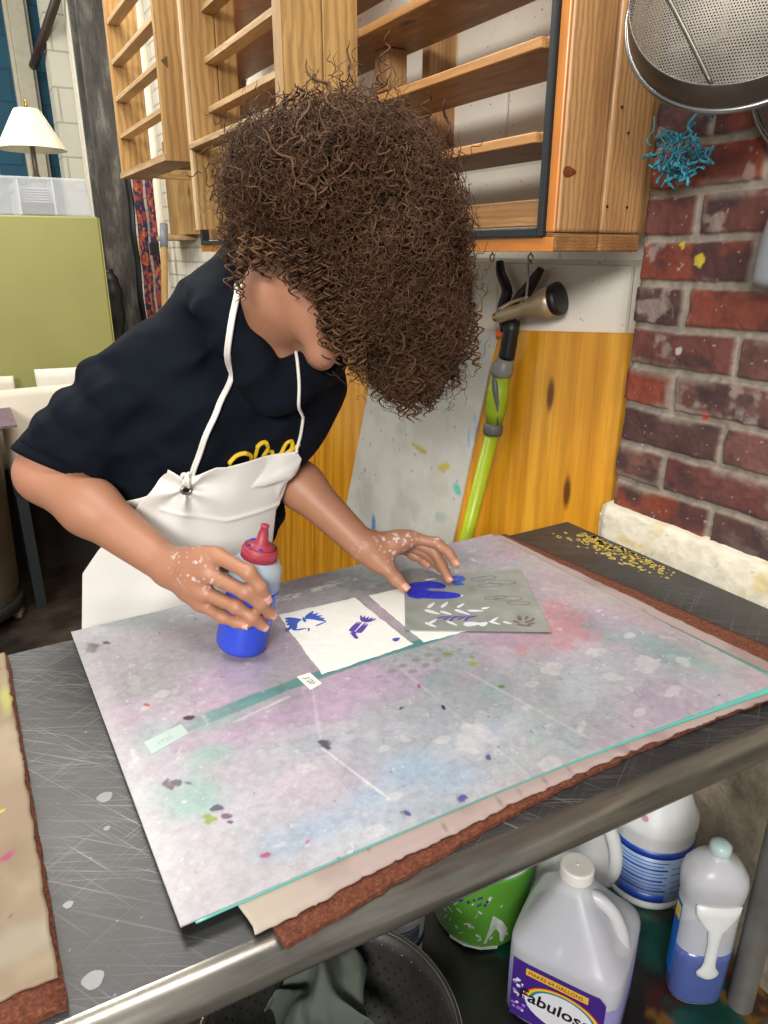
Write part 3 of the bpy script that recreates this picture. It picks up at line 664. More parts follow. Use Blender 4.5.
for (u, v, L, Wd, r) in ((0.15, 0.80, .026, .013, -20), (0.24, 0.80, .020, .012, -50), (0.26, 0.60, .036, .013, -32), (0.12, 0.64, .020, .016, -20), (0.09, 0.72, .015, .014, 0)):
    q = stp(u, v); fleck(mb, q[0], q[1], L, Wd, r, zs, 0.0009 + 0.0002 * r / 40, 22, 0.2)
mb.build('blue_paint', M['paint_blue'], st)
mb = MB()
for (u, v, L, Wd, r) in ((0.44, 0.93, .012, .006, -20), (0.42, 0.84, .012, .006, -60), (0.47, 0.87, .010, .005, 10), (0.44, 0.79, .009, .005, -30)):
    q = stp(u, v); fleck(mb, q[0], q[1], L, Wd, r, zs, 0.0005, 16, 0.5)
mb.build('blue_butterfly', M['ink_blue'], st)
mb = MB()
for (u, v, L, Wd, r) in ((0.20, 0.42, .011, .003, 40), (0.30, 0.42, .011, .003, 40), (0.20, 0.30, .013, .0035, -50), (0.30, 0.28, .010, .003, -50), (0.42, 0.40, .009, .0025, 30), (0.42, 0.29, .014, .0032, -55), (0.52, 0.31, .012, .003, -20), (0.20, 0.14, .009, .0025, 30), (0.18, 0.08, .011, .0028, -60), (0.33, 0.11, .010, .0025, -60), (0.47, 0.10, .013, .006, -10), (0.55, 0.10, .008, .005, 20), (0.42, 0.58, .008, .004, -20), (0.37, 0.585, .006, .003, -20), (0.64, 0.17, .009, .0022, 30), (0.63, 0.12, .009, .0022, -50), (0.72, 0.12, .007, .002, -50), (0.60, 0.35, .007, .0025, 0), (0.22, 0.92, .010, .0022, 0)):
    q = stp(u, v); mb = MB(); fleck(mb, q[0], q[1], L, Wd, r - 12, zs, 0.0003, 12, 1.0); mb.build('leaf_cutout', M['label_white'], st)
pass
mb = MB()
for (cu, cv, s) in ((0.66, 0.87, 1.0), (0.80, 0.78, 1.0), (0.70, 0.74, .9), (0.80, 0.50, 1.0), (0.70, 0.52, .8), (0.86, 0.42, .8)):
    q = stp(cu, cv); pts = []
    for a in np.linspace(0, 2 * math.pi, 26)[:-1]:
        r = 0.020 * s * (0.75 + 0.25 * math.cos(2 * a + cu * 9)); pts.append((q[0] + r * math.cos(a) * 1.05, q[1] + r * 0.62 * math.sin(a) - 0.3 * r * math.cos(a), zs + 0.0001))
    tube(mb, pts, 0.0006, 5, closed=True)
mb.build('wing_outline', plain('dried_ink', '#6a5a60', 0.6), st)
mb = MB()
for j in range(9):
    q = stp(0.84 + 0.035 * math.cos(j * 2.4) * (1 + j * .12), 0.14 + 0.06 * math.sin(j * 2.4)); fleck(mb, q[0], q[1], .007, .0022, j * 71, zs, .0003)
mb.build('leaf_sprig', M['dried_ink'], st)
mb = MB()
for j in range(7):
    q = stp(0.27 + 0.035 * j, 0.21 - 0.012 * (j % 3)); fleck(mb, q[0], q[1], .010, .0016, -10 + 20 * (j % 3), zs, .0003)
mb.build('purple_leaf', M['ink_purple'], st)

lb = sheet('name_slip', km(((0.305, 0.714), (0.324, 0.720), (0.321, 0.751), (0.302, 0.750))), MT + 0.0003, 0.0004, M['label_paper'])
tag(lb, 'small white paper slip with handwriting, in front of the printed handmade paper', 'label')
text_mesh("J:'20", 0.0105, (0.3135 * KM, 0.7425 * KM, MT + 0.0009), (0.10, -1, 0), (1, 0.10, 0), shear=0.25, mat=M['ink_black'], parent=lb, name='handwriting', align='LEFT').location.x -= 0.005
sk = sheet('tape_label', km(((0.103, 0.690), (0.148, 0.706), (0.145, 0.727), (0.100, 0.715))), MT - 0.0001, 0.0003, plain('tape_pale', '#adbdb6', 0.5, var=0.04))
tag(sk, 'pale faded label stuck to the left side of the plastic mat', 'label')
text_mesh('1935', 0.0095, (0.113 * KM, 0.701 * KM, MT + 0.00035), (1, 0.30, 0), (-0.30, 1, 0), mat=plain('faded_ink', '#8aa39a', 0.6), parent=sk, name='faded_number')
# ------------------------------------------------------------------ wooden racks on the wall
rk = thing('wood_rack', (0.943, 0.93, 1.42), 'dark orange cedar shelf rack with black inner frame, hung above the plywood', 'shelf')
CW, OE, EG = M['cedar_wood'], M['orange_edge'], M['end_grain']
# near end: two upright planks side by side, bright front edge, capped by end-grain blocks
mb = MB(); box(mb, (0.850, 0.92, 1.449), (0.940, 0.957, 2.35), grain='z'); mb.build('post', CW, rk, bevel=0.006, seg=3)
mb = MB(); box(mb, (0.946, 0.921, 1.449), (1.040, 0.957, 2.35), grain='z'); mb.build('post', CW, rk, bevel=0.006, seg=3)
mb = MB(); box(mb, (0.843, 0.9215, 1.449), (0.8495, 0.942, 2.35), grain='z'); mb.build('front_trim', OE, rk, bevel=0.006, seg=3)
mb = MB(); box(mb, (0.846, 0.92, 1.420), (0.940, 0.957, 1.447), grain='y'); mb.build('end_block', EG, rk, bevel=0.003)
mb = MB(); box(mb, (0.945, 0.92, 1.420), (1.040, 0.957, 1.447), grain='y'); mb.build('end_block', EG, rk, bevel=0.003)
mb = MB(); box(mb, (0.843, 0.9215, 1.420), (0.8455, 2.84, 1.442), grain='y'); mb.build('bottom_rail', OE, rk, bevel=0.004)
mb = MB(); box(mb, (0.846, 0.9575, 1.420), (1.045, 2.84, 1.440), grain='y'); mb.build('bottom_shelf', CW, rk, bevel=0.002)
mb = MB(); box(mb, (0.836, 0.9425, 1.4425), (0.8488, 0.955, 2.35)); box(mb, (0.836, 2.80, 1.4425), (0.862, 2.82, 2.35)); box(mb, (0.836, 0.957, 1.4425), (0.857, 2.80, 1.457))
mb.build('black_frame', M['black_paint'], rk, bevel=0.002)
for z in (1.584, 1.715, 1.851, 1.985, 2.118, 2.25):
    mb = MB(); box(mb, (0.858, 0.957, z), (1.015, 2.80, z + 0.016), grain='y'); b = mb.build('shelf_board', CW, rk, bevel=0.002)
    mb = MB(); box(mb, (0.847, 0.985, z), (0.8578, 2.80, z + 0.016), grain='y'); mb.build('front_lip', M['tan_edge'], b, bevel=0.002)
mb = MB(); box(mb, (0.875, 0.985, 1.461), (0.892, 2.80, 1.503), grain='y'); mb.build('back_lip', CW, rk, bevel=0.002)
mb = MB(); box(mb, (0.93, 1.60, 1.765), (0.985, 1.655, 1.850), grain='z'); mb.build('bracket_block', CW, rk, bevel=0.003)
mb = MB(); box(mb, (0.99, 2.80, 1.441), (1.045, 2.84, 2.35), grain='z'); box(mb, (0.866, 2.80, 1.461), (0.90, 2.84, 2.35), grain='z'); mb.build('far_post', CW, rk, bevel=0.003)
for yy in (1.60, 2.4, 0.93):
    mb = MB(); box(mb, (1.045, yy, 1.45), (1.12, yy + .03, 2.3), grain='z'); mb.build('wall_cleat', CW, rk)
mb = MB()
prism(mb, [(0.858 + .014 * math.cos(a) + .008, 0.9203, 1.537 + .0075 * math.sin(a) * (1 - .5 * math.cos(a))) for a in np.linspace(0, 6.28, 25)[:-1]], (0, -0.0006, 0)); mb.build('knot', plain('wood_knot', '#6a3418', 0.5, var=.3, bscale=200), rk)
for (x, z) in ((0.985, 1.60), (0.965, 1.635), (1.0, 1.49), (0.954, 1.49)):
    mb = MB(); lathe(mb, [(0.0022, 0), (0.0022, 0.002)], (x, 0.921, z), 8, axis=(0, -1, 0)); mb.build('screw', M['black_rubber'], rk)
mb = MB(); 
PW, PE = M['pine_wood'], M['pine_edge']
# pale pine rack standing proud of the cedar one
rb = thing('wood_rack', (0.76, 1.95, 1.62), 'pale pine drying rack with slanting slats, behind the curly hair', 'shelf')
mb = MB(); box(mb, (0.660, 1.556, 1.50), (0.751, 1.578, 2.35), grain='z'); mb.build('side_board', PW, rb, bevel=0.002)
mb = MB(); box(mb, (0.753, 1.556, 1.50), (0.834, 1.578, 2.35), grain='z'); mb.build('side_board', PW, rb, bevel=0.002)
mb = MB(); box(mb, (0.652, 1.553, 1.50), (0.6595, 1.580, 2.35), grain='z'); mb.build('edge_strip', PE, rb)
mb = MB(); box(mb, (0.686, 2.300, 1.483), (0.772, 2.322, 2.35), grain='z'); mb.build('far_board', PW, rb, bevel=0.002)
mb = MB(); box(mb, (0.774, 2.300, 1.483), (0.834, 2.322, 2.35), grain='z'); mb.build('far_board', PW, rb, bevel=0.002)
mb = MB(); box(mb, (0.678, 2.296, 1.483), (0.6855, 2.326, 2.35), grain='z'); mb.build('edge_strip', PE, rb)
for z in (1.80, 1.925, 2.05, 2.18):
    mb = MB(); box(mb, (0.735, 1.578, z), (0.775, 2.30, z + 0.016), grain='y'); mb.build('slat', PE, rb, bevel=0.001)
mb = MB(); box(mb, (0.668, 1.578, 1.700), (0.72, 2.298, 1.716), grain='y'); mb.build('bottom_slat', PE, rb, bevel=0.002)
# far pine rack
ra = thing('wood_rack', (0.74, 2.97, 1.70), 'small pale pine rack of narrow shelves next to the steel column', 'shelf')
mb = MB(); box(mb, (0.680, 2.600, 1.700), (0.782, 2.622, 2.50), grain='z'); mb.build('side_board', PW, ra, bevel=0.002)
mb = MB(); box(mb, (0.680, 3.30, 1.700), (0.800, 3.322, 2.50), grain='z'); mb.build('far_board', PW, ra, bevel=0.002)
mb = MB(); box(mb, (0.680, 2.622, 1.700), (0.7825, 3.30, 1.722), grain='y'); mb.build('bottom_board', PW, ra, bevel=0.002)
mb = MB(); box(mb, (0.674, 2.60, 1.7005), (0.6796, 3.322, 1.7215), grain='y'); mb.build('edge_strip', PE, ra)
for z in (1.845, 1.975, 2.10, 2.235):
    mb = MB(); box(mb, (0.686, 2.622, z), (0.728, 3.30, z + 0.016), grain='y'); mb.build('slat', PE, ra, bevel=0.001)
mb = MB(); box(mb, (0.745, 2.80, 1.723), (0.756, 2.823, 2.50)); mb.build('white_strip', M['bright_trim'], ra)
mb = MB(); box(mb, (0.783, 2.86, 1.703), (1.12, 2.89, 1.7215), grain='x'); mb.build('wall_cleat', PW, ra)
mb = MB(); box(mb, (0.783, 3.24, 1.703), (1.12, 3.27, 1.7215), grain='x'); mb.build('wall_cleat', PW, ra)
mb = MB(); P = [(0.690, 2.5995, 1.985), (0.712, 2.5995, 1.965), (0.712, 2.5995, 2.0)]; prism(mb, P, (0, -0.0006, 0)); mb.build('stamp_mark', plain('pencil_mark', '#5a4020', 0.7), ra)
# lower panel on the wall behind it
rl = thing('wood_rack', (1.06, 3.9, 1.5), 'brown wooden board with a pale lip on the white bricks below the far rack', 'shelf')
mb = MB(); box(mb, (1.06, 3.72, 1.50), (1.118, 4.12, 1.95), grain='z'); mb.build('board', M['pine_wood'], rl, bevel=0.003)
mb = MB(); box(mb, (1.00, 3.84, 1.475), (1.118, 4.18, 1.498), grain='y'); mb.build('lip', M['pine_edge'], rl, bevel=0.003)

# ------------------------------------------------------------------ boards leaning behind the table
T0 = np.array([1.100, 0.976, 1.275]); U0 = np.array([0, 0.9974, -0.0724]); V0 = np.array([-0.074, -0.072, -0.995]); V0 = V0 - U0 * (V0 @ U0); V0 /= np.linalg.norm(V0)
N0 = np.cross(U0, V0); N0 = N0 if N0[0] < 0 else -N0
def pl(u, v, o=0.0): return T0 + U0 * u + V0 * v + N0 * o
def vlen(u): return pl(u, 0)[2] / -V0[2]
lv = vlen(0) - 0.004
ply = prism(MB(), [pl(0, 0, -.018), pl(1.42, 0, -.018), pl(1.42, vlen(1.42) - .004, -.018), pl(0, lv, -.018)], N0 * 0.018, 0, V0).build('plywood_board', M['amber_plywood'], bevel=0.003)
tag(ply, 'amber varnished plywood board leaning on the white wall, its right edge at the brick', 'board', 'leaning plywood boards')
ply2 = prism(MB(), [pl(1.435, 0.02, -.018), pl(2.6, 0.02, -.018), pl(2.6, vlen(2.6) - .004, -.018), pl(1.435, vlen(1.435) - .004, -.018)], N0 * 0.018, 0, V0).build('plywood_board', M['amber_plywood'], bevel=0.003)
tag(ply2, 'amber varnished plywood board with dark knots, seen between the arm and the white apron', 'board', 'leaning plywood boards')
def panel():
    nx, ny = 90, 120
    A, B, Cc, D = (0.385, 0.0), (0.945, 0.008), (1.204, 0.755), (0.568, 0.755)
    s, q = np.meshgrid(np.linspace(0, 1, nx), np.linspace(0, 1, ny), indexing='ij')
    u = (A[0]*(1-s) + B[0]*s) * (1-q) + (D[0]*(1-s) + Cc[0]*s) * q; v = (A[1]*(1-s) + B[1]*s) * (1-q) + (D[1]*(1-s) + Cc[1]*s) * q
    def P(o): return T0 + U0 * u[..., None] + V0 * v[..., None] + N0 * o
    c = L3('#c4c1b8') + 0 * u[..., None]
    c = over(c, sst(0.4, 0.7, fbm(u * 9, v * 9, seed=3)) * .8, '#d4d2cb'); c = over(c, sst(0.55, 0.7, fbm(u * 14, v * 14, seed=13)) * .5, '#b2b0a4')
    c = over(c, spk(fbm(u * 60, v * 60, seed=23, oct=3), .03) * .5, '#d2d0cb'); c = over(c, spk(fbm(u * 80, v * 80, seed=33, oct=3), .003) * .8, '#7d7a76')
    for (x, y, rx, ry, r, h) in ((0.70, 0.33, .05, .012, -10, '#b5a54c'), (0.575, 0.36, .035, .014, 15, '#c2b03c'), (0.955, 0.62, .014, .05, 5, '#4d7fb8'), (0.51, 0.41, .022, .015, -20, '#52b7a4'), (0.44, 0.27, .013, .05, 5, '#8fa9c8'), (0.475, 0.26, .009, .04, 10, '#8fa9c8'), (0.455, 0.22, .006, .03, -10, '#93aecb'), (0.40, 0.12, .02, .02, 0, '#d99aa0'), (0.42, 0.19, .02, .012, 0, '#c9a0a8'), (0.39, 0.07, .012, .03, 0, '#d8cf7a'), (1.02, 0.45, .008, .012, 0, '#7a9ac0'), (0.58, 0.50, .04, .02, 0, '#a9b3a3'), (0.8, 0.68, .008, .008, 0, '#5f8fd0')):
        c = over(c, blob(u, v, x, y, rx, ry, r, .6, .5, 35, int(x * 100)) * .9, h)
    c = over(c, sst(0.70, 0.745, v) * sst(0.6, 0.7, fbm(u * 90, v * 90, seed=43)), '#57524a')
    n = nx * ny; mb = MB(); mb.add(P(0.006).reshape(-1, 3), gridF(nx, ny, True)); mb.add(P(0.001).reshape(-1, 3), gridF(nx, ny))
    ring = [i * ny for i in range(nx)] + [(nx-1)*ny + j for j in range(1, ny)] + [i*ny + ny-1 for i in range(nx-2, -1, -1)] + [j for j in range(ny-2, 0, -1)]
    for a in range(len(ring)):
        b = (a + 1) % len(ring); mb.f.append((ring[a], ring[b], ring[b] + n, ring[a] + n)); mb.m.append(0); mb.smooth.append(False)
    return mb.build('mat_board', vcol('panel_paint', 0.4, 0.15, 60), col=np.concatenate([c.reshape(-1, 3)] * 2))
tag(panel(), 'pale grey paint-flecked sheet clamped upright on the front of the amber plywood', 'board')

# lime telescopic wand with spray head
wd = thing('hose_wand', tuple(pl(0.44, 0.60, .034)), 'lime green hose wand with black grip and bronze spray head, leaning on the plywood', 'hose wand')
a0 = pl(0.585, 1.10, .034); a1 = pl(0.345, 0.235, .034); a2 = pl(0.330, 0.10, .034); a3 = pl(0.310, 0.062, .036); a4 = pl(0.288, -0.020, .044)
tube(MB(), [a0, a1], 0.0165, 20).build('tube', M['lime_paint'], wd)
d = (a2 - a1); mb = MB(); lathe(mb, [(0.020, -0.006), (0.0235, 0.0), (0.0235, 0.016), (0.020, 0.022)], a1, 24, axis=d); mb.build('lower_collar', M['grey_plastic'], wd)
L = np.linalg.norm(a2 - a1); mb = MB(); lathe(mb, [(0.020, 0.022), (0.026, 0.05), (0.0265, 0.085), (0.024, L)], a1, 24, axis=d, sy=0.9); mb.build('grip', M['lime_rubber'], wd)
mb = MB(); q = a1 + d * 0.5 + N0 * 0.006 - U0 * 0.016; tube(mb, spline([a1 + d * .15 + N0 * .004 - U0 * .0185, a1 + d * .5 + N0 * .011 - U0 * .0170, a1 + d * .8 + N0 * .018 - U0 * .010, a2 + N0 * .016], 14), [.003, .004, .005, .006, .006, .007, .007, .008, .008, .008, .008, .008, .007, .006], 10); mb.build('grip_inlay', M['grey_plastic'], wd)
mb = MB(); L2 = np.linalg.norm(a3 - a2); lathe(mb, [(0.0235, 0), (0.025, 0.008), (0.025, 0.022), (0.022, 0.026), (0.0195, L2)], a2, 24, axis=a3 - a2); mb.build('upper_collar', plain('grey_light', '#7d7c76', 0.4), wd)
mb = MB(); d2 = a4 - a3; L3_ = np.linalg.norm(d2)
lathe(mb, [(0.0175, 0), (0.0185, 0.008), (0.0175, 0.02), (0.0182, 0.035), (0.0172, 0.05), (0.018, 0.065), (0.0165, L3_)], a3, 20, axis=d2); mb.build('black_grip', M['black_rubber'], wd)
h0 = pl(0.300, -0.030, .066); h1 = pl(0.225, -0.052, .042); h2 = pl(0.180, -0.063, .026); hd = h1 - h0
mb = MB(); Lh = np.linalg.norm(h2 - h0); lathe(mb, [(0.011, -0.012), (0.0145, -0.006), (0.0145, 0.03), (0.0135, 0.045), (0.0175, 0.062), (0.020, 0.068), (0.021, 0.085), (0.030, 0.105), (0.031, Lh)], h0, 28, axis=h2 - h0); mb.build('spray_head', M['dark_bronze'], wd)
mb = MB(); lathe(mb, [(0.0325, 0), (0.034, 0.004), (0.034, 0.016), (0.028, 0.018)], h2 - (h2 - h0) * 0.02, 28, axis=h2 - h0); mb.build('rubber_ring', M['black_rubber'], wd)
mb = MB(); lathe(mb, [(0.010, 0), (0.010, 0.006), (0.005, 0.007), (0.005, 0.010)], h0 - (h2 - h0) / Lh * 0.012, 18, axis=-(h2 - h0)); mb.build('brass_screw', M['brass'], wd)
mb = MB(); tube(mb, spline([h0 + N0 * .01 - V0 * .012, h0 + (h2-h0)*.2 - V0 * .022, h0 + (h2-h0)*.5 - V0 * .021], 8), 0.004, 8); mb.build('flow_lever', M['dark_bronze'], wd)

# black spring clamp gripping the panel top
cl = thing('spring_clamp', tuple(pl(0.35, 0.0, .01)), 'black spring clamp with an orange jaw tip on the top edge of the board', 'clamp')
mb = MB(); tube(mb, spline([pl(.352, .005, .012), pl(.366, -.045, .013), pl(.352, -.085, .013), pl(.378, -.125, .013), pl(.385, -.152, .013)], 20), np.interp(np.linspace(0, 1, 20), [0, .4, .6, 1], [.009, .013, .012, .009]), 12); mb.build('handle', M['black_rubber'], cl)
mb = MB(); tube(mb, spline([pl(.335, .002, .012), pl(.325, -.05, .012), pl(.285, -.085, .012), pl(.262, -.11, .012), pl(.245, -.128, .012)], 20), np.interp(np.linspace(0, 1, 20), [0, .4, .7, 1], [.009, .015, .012, .008]), 12); mb.build('handle', M['black_rubber'], cl)
mb = MB(); box(mb, (-.014, -.008, -.006), (.014, .010, .006)); P = mb.v[0]; mb.v[0] = np.array([pl(.362 + p[0], .006 + p[1], .0135 + p[2]) for p in P]); mb.build('jaw_tip', M['orange_tip'], cl, bevel=0.002)
mb = MB(); tube(mb, [pl(.345, -.04, .004), pl(.345, -.04, .026)], 0.008, 12); mb.build('pivot_pin', M['grey_metal'], cl)

# hooks under the cedar rack
def screw_eye(y, label):
    mb = MB(); c = np.array([0.99, y, 1.4195]); tube(mb, [c, c + [0, 0, -0.004]], 0.0016, 8)
    tube(mb, [c + [0.0, 0.007 * math.sin(a), -0.011 - 0.007 * math.cos(a)] for a in np.linspace(0, 6.283, 20)[:-1]], 0.0015, 8, closed=True)
    o = mb.build('screw_eye', M['grey_metal']); tag(o, label, 'hook', 'screw eyes under the cedar rack'); return o
screw_eye(1.262, 'small empty steel screw eye under the cedar rack, left of the long hook')
screw_eye(1.142, 'small steel screw eye holding the long hook under the cedar rack')
mb = MB(); c = np.array([0.99, 1.142, 1.408])
tube(mb, spline([c + [0, -.004, -.010], c + [0, .002, -.003], c + [0, .006, -.010], c + [0, .003, -.03], c + [0, .004, -.062], c + [0, .008, -.078], c + [0, .016, -.082], c + [0, .021, -.074]], 40), 0.0022, 8)
tag(mb.build('long_hook', M['grey_metal']), 'long steel hook hanging from the screw eye above the spray head', 'hook')

# dark metal strip on the wall at the left of the clamp
mb = MB(); box(mb, (1.100, 1.50, 1.26), (1.118, 1.53, 1.37)); tag(mb.build('wall_bracket', plain('rusty_metal', '#3a302c', 0.7), bevel=0.002), 'dark rusty strip on the white wall beside the curly hair', 'bracket')

# ------------------------------------------------------------------ strainers on the brick
def perforated(name, scale, base):
    t = NT(name); v = t.coord(); 
    sx = t.n('ShaderNodeSeparateXYZ', ins={0: t.mapping(v, (scale,)*3)})
    def cell(s): return t.math('SUBTRACT', t.math('FRACT', s), 0.5)
    row = t.math('FLOOR', sx.outputs[1]); odd = t.math('MULTIPLY', t.math('MODULO', t.math('ABSOLUTE', row), 2.0), 0.5)
    a = cell(t.math('ADD', sx.outputs[0], odd)); b = cell(sx.outputs[1])
    r = t.math('SQRT', t.math('ADD', t.math('MULTIPLY', a, a), t.math('MULTIPLY', b, b)))
    hole = t.math('LESS_THAN', r, 0.29); n = t.noise(v, 9, 4)
    t.p(Base_Color=t.ramp(n, [(0.3, tuple(x * .6 for x in lin(base)[:3]) + (1,)), (0.7, base)]), Metallic=0.75, Roughness=0.4)
    tr = t.n('ShaderNodeBsdfTransparent'); mx = t.n('ShaderNodeMixShader'); t.set(mx.inputs[0], hole); t.t.links.new(t.b.outputs[0], mx.inputs[1]); t.t.links.new(tr.outputs[0], mx.inputs[2]); t.t.links.new(mx.outputs[0], t.out.inputs[0])
    M[name] = t.m; return t.m
perforated('perforated_steel', 280, '#6c675f')
def strainer(center, axis, R, depth, label, seam=True):
    """wide perforated pan: rim ring at the wall, side band, slightly domed perforated face towards the room"""
    center = np.array(center); w = np.array(axis, float); w /= np.linalg.norm(w); u, v = frame_of(w)
    th = thing('strainer', tuple(center), label, 'strainer')
    nr, ns = 26, 90; V = []; Wc = []
    for i in range(nr):
        r = R * 0.95 * i / (nr - 1); hgt = depth + 0.10 * R * (1 - (i / (nr - 1)) ** 2)
        for k in range(ns):
            a = 2 * math.pi * k / ns; V.append(center + u * r * math.cos(a) + v * r * math.sin(a) + w * hgt); Wc.append((r * math.cos(a), r * math.sin(a), 0))
    F = []
    for i in range(nr - 1):
        for k in range(ns):
            l = (k + 1) % ns; F.append((i*ns+k, (i+1)*ns+k, (i+1)*ns+l, i*ns+l))
    mb = MB(); mb.add(V, F, 0, Wc, True); mb.build('mesh_face', M['perforated_steel'], th)
    mb = MB(); lathe(mb, [(R * 0.995, 0.006), (R * 0.985, depth * .5), (R * 0.955, depth), (R * 0.945, depth + .003), (R*0.940, depth), (R*0.97, depth*.5), (R * 0.98, 0.006)], center, 90, axis=w, capb=False, capt=False); mb.build('side_band', M['worn_pan'], th)
    mb = MB(); tube(mb, [center + w * 0.005 + R * (u * math.cos(a) + v * math.sin(a)) for a in np.linspace(0, 2 * math.pi, 91)[:-1]], 0.0042, 10, closed=True); mb.build('rolled_rim', M['grey_metal'], th)
    return th, u, v, w
plain('worn_pan', '#69645d', 0.38, 0.8, var=0.25, bscale=30)
SA = np.array([-0.78, -0.46, 0.38]); SC = np.array([0.925, 0.690, 1.716])
th, u, v, w = strainer(SC, SA, 0.144, 0.044, 'big round perforated steel strainer hanging on the brick above the teal wire bundle')
seamdir = np.array([0.25, -0.45, -0.9]); seamdir = seamdir - w * (seamdir @ w); seamdir /= np.linalg.norm(seamdir); sd2 = np.cross(w, seamdir)
for off in (0.055, -0.085):
    mb = MB(); tube(mb, [SC + seamdir * s + sd2 * (off if off > 0 else off) + w * (0.044 + 0.0148 * (1 - (math.hypot(s, off) / .1406) ** 2)) for s in np.linspace(-0.12, 0.12 if abs(off) < .06 else 0.105, 20)], 0.0028, 8); mb.build('support_rib', M['worn_pan'], th)
strainer((1.026, 0.618, 1.650), (-1, -0.02, -0.02), 0.115, 0.012, 'smaller perforated strainer half hidden behind the big one, at the photo edge')

# teal wire bundle on its hook
wb = thing('wire_bundle', (0.985, 0.82, 1.56), 'tangled bundle of teal-coated wire hanging on the brick under the strainer', 'wire bundle')
rng = random.Random(12); mb = MB(); cen = np.array([0.985, 0.816, 1.558])
for i in range(85):
    d = np.array([rng.gauss(0, 1) for _ in range(3)]); d /= np.linalg.norm(d); p = cen + d * np.array([0.022, 0.048, 0.035]) * rng.uniform(0.25, 1.0) ** .5; pts = [p]
    dirv = np.array([rng.gauss(0, 1) for _ in range(3)])
    for k in range(5):
        dirv = dirv + 1.3 * np.array([rng.gauss(0, 1) for _ in range(3)]); dirv /= np.linalg.norm(dirv); p = p + dirv * 0.0065; pts.append(p)
    tube(mb, spline(pts, 13), rng.choice((0.0013, 0.0017, 0.0022)), 6)
mb.build('wire', M['teal_coat'], wb)
mb = MB(); tube(mb, spline([(1.03, 0.80, 1.610), (1.0, 0.80, 1.612), (0.988, 0.80, 1.606), (0.985, 0.806, 1.594), (0.99, 0.80, 1.585)], 16), 0.0022, 8)
mb.build('hook', M['teal_coat'], wb); mb = MB(); tube(mb, spline([(1.0, 0.885, 1.62), (0.995, 0.878, 1.60), (0.99, 0.885, 1.585), (0.985, 0.87, 1.575)], 14), 0.0009, 6); mb.build('loose_wire', M['teal_coat'], wb)

# translucent plastic scoop at the right edge
t = NT('milky_plastic'); t.p(Base_Color=lin('#9a9ba2'), Roughness=0.3)
tr = t.n('ShaderNodeBsdfTransparent'); mx = t.n('ShaderNodeMixShader'); mx.inputs[0].default_value = 0.5; t.t.links.new(t.b.outputs[0], mx.inputs[1]); t.t.links.new(tr.outputs[0], mx.inputs[2]); t.t.links.new(mx.outputs[0], t.out.inputs[0]); M['milky_plastic'] = t.m
mb = MB(); nz_, na = 18, 24; V = []
for i in range(nz_):
    z = 1.372 + 0.122 * i / (nz_ - 1); r = 0.026 + 0.004 * math.sin(math.pi * i / (nz_ - 1)) - (0.010 if i == 0 else 0)
    for k in range(na): a = 2 * math.pi * k / na; V.append((1.0 + r * math.cos(a) * .9, 0.628 - 0.006 * i / nz_ + r * 1.15 * math.sin(a) + 0.010 * (1 - i / nz_), z))
F = [(i*na+k, i*na+(k+1) % na, (i+1)*na+(k+1) % na, (i+1)*na+k) for i in range(nz_-1) for k in range(na)] + [tuple(range(na-1, -1, -1))]
mb.add(V, F, 0, None, True); sco = mb.build('plastic_cup', M['milky_plastic']); sco.modifiers.new('sol', 'SOLIDIFY').thickness = 0.0012
tag(sco, 'translucent plastic cup hung on the brick at the right edge of the photo', 'cup')
# ------------------------------------------------------------------ bottles and tubs on the undershelf
def see(name, base, alpha, rough=0.3, tint=None):
    t = NT(name); n = t.noise(t.coord(), 12, 4)
    t.p(Base_Color=t.ramp(n, [(0.3, tuple(x * .93 for x in lin(base)[:3]) + (1,)), (0.7, base)]), Roughness=rough)
    tr = t.n('ShaderNodeBsdfTransparent'); tr.inputs[0].default_value = lin(tint) if tint else (1, 1, 1, 1)
    mx = t.n('ShaderNodeMixShader'); mx.inputs[0].default_value = alpha
    t.t.links.new(t.b.outputs[0], mx.inputs[1]); t.t.links.new(tr.outputs[0], mx.inputs[2]); t.t.links.new(mx.outputs[0], t.out.inputs[0]); M[name] = t.m; return t.m
see('jug_plastic', '#dddee2', 0.42); see('bottle_plastic', '#bccdd8', 0.45)
plain('lavender_liquid', '#7f7ba8', 0.2, var=0.05); plain('blue_liquid', '#4c5c96', 0.2, var=0.05)
SHZ = 0.2305
def loft(mb, rings, cap=True, mi=0, smooth=True):
    n = len(rings[0]); V = np.concatenate([np.asarray(r, float) for r in rings]); F = []
    for i in range(len(rings) - 1):
        for k in range(n):
            l = (k + 1) % n; F.append((i*n+k, i*n+l, (i+1)*n+l, (i+1)*n+k))
    if cap: F.append(tuple(range(n-1, -1, -1))); F.append(tuple((len(rings)-1)*n + k for k in range(n)))
    mb.add(V, F, mi, None, smooth); return mb
def sq_ring(cx, cy, z, hx, hy, ang, pw=6, n=48, ox=0, oy=0):
    R = []
    for k in range(n):
        a = 2 * math.pi * (k + .5) / n; ca, sa = math.cos(a), math.sin(a); q = (abs(ca) ** pw + abs(sa) ** pw) ** (-1 / pw)
        x, y = hx * ca * q + ox, hy * sa * q + oy; R.append((cx + x * math.cos(ang) - y * math.sin(ang), cy + x * math.sin(ang) + y * math.cos(ang), z))
    return R
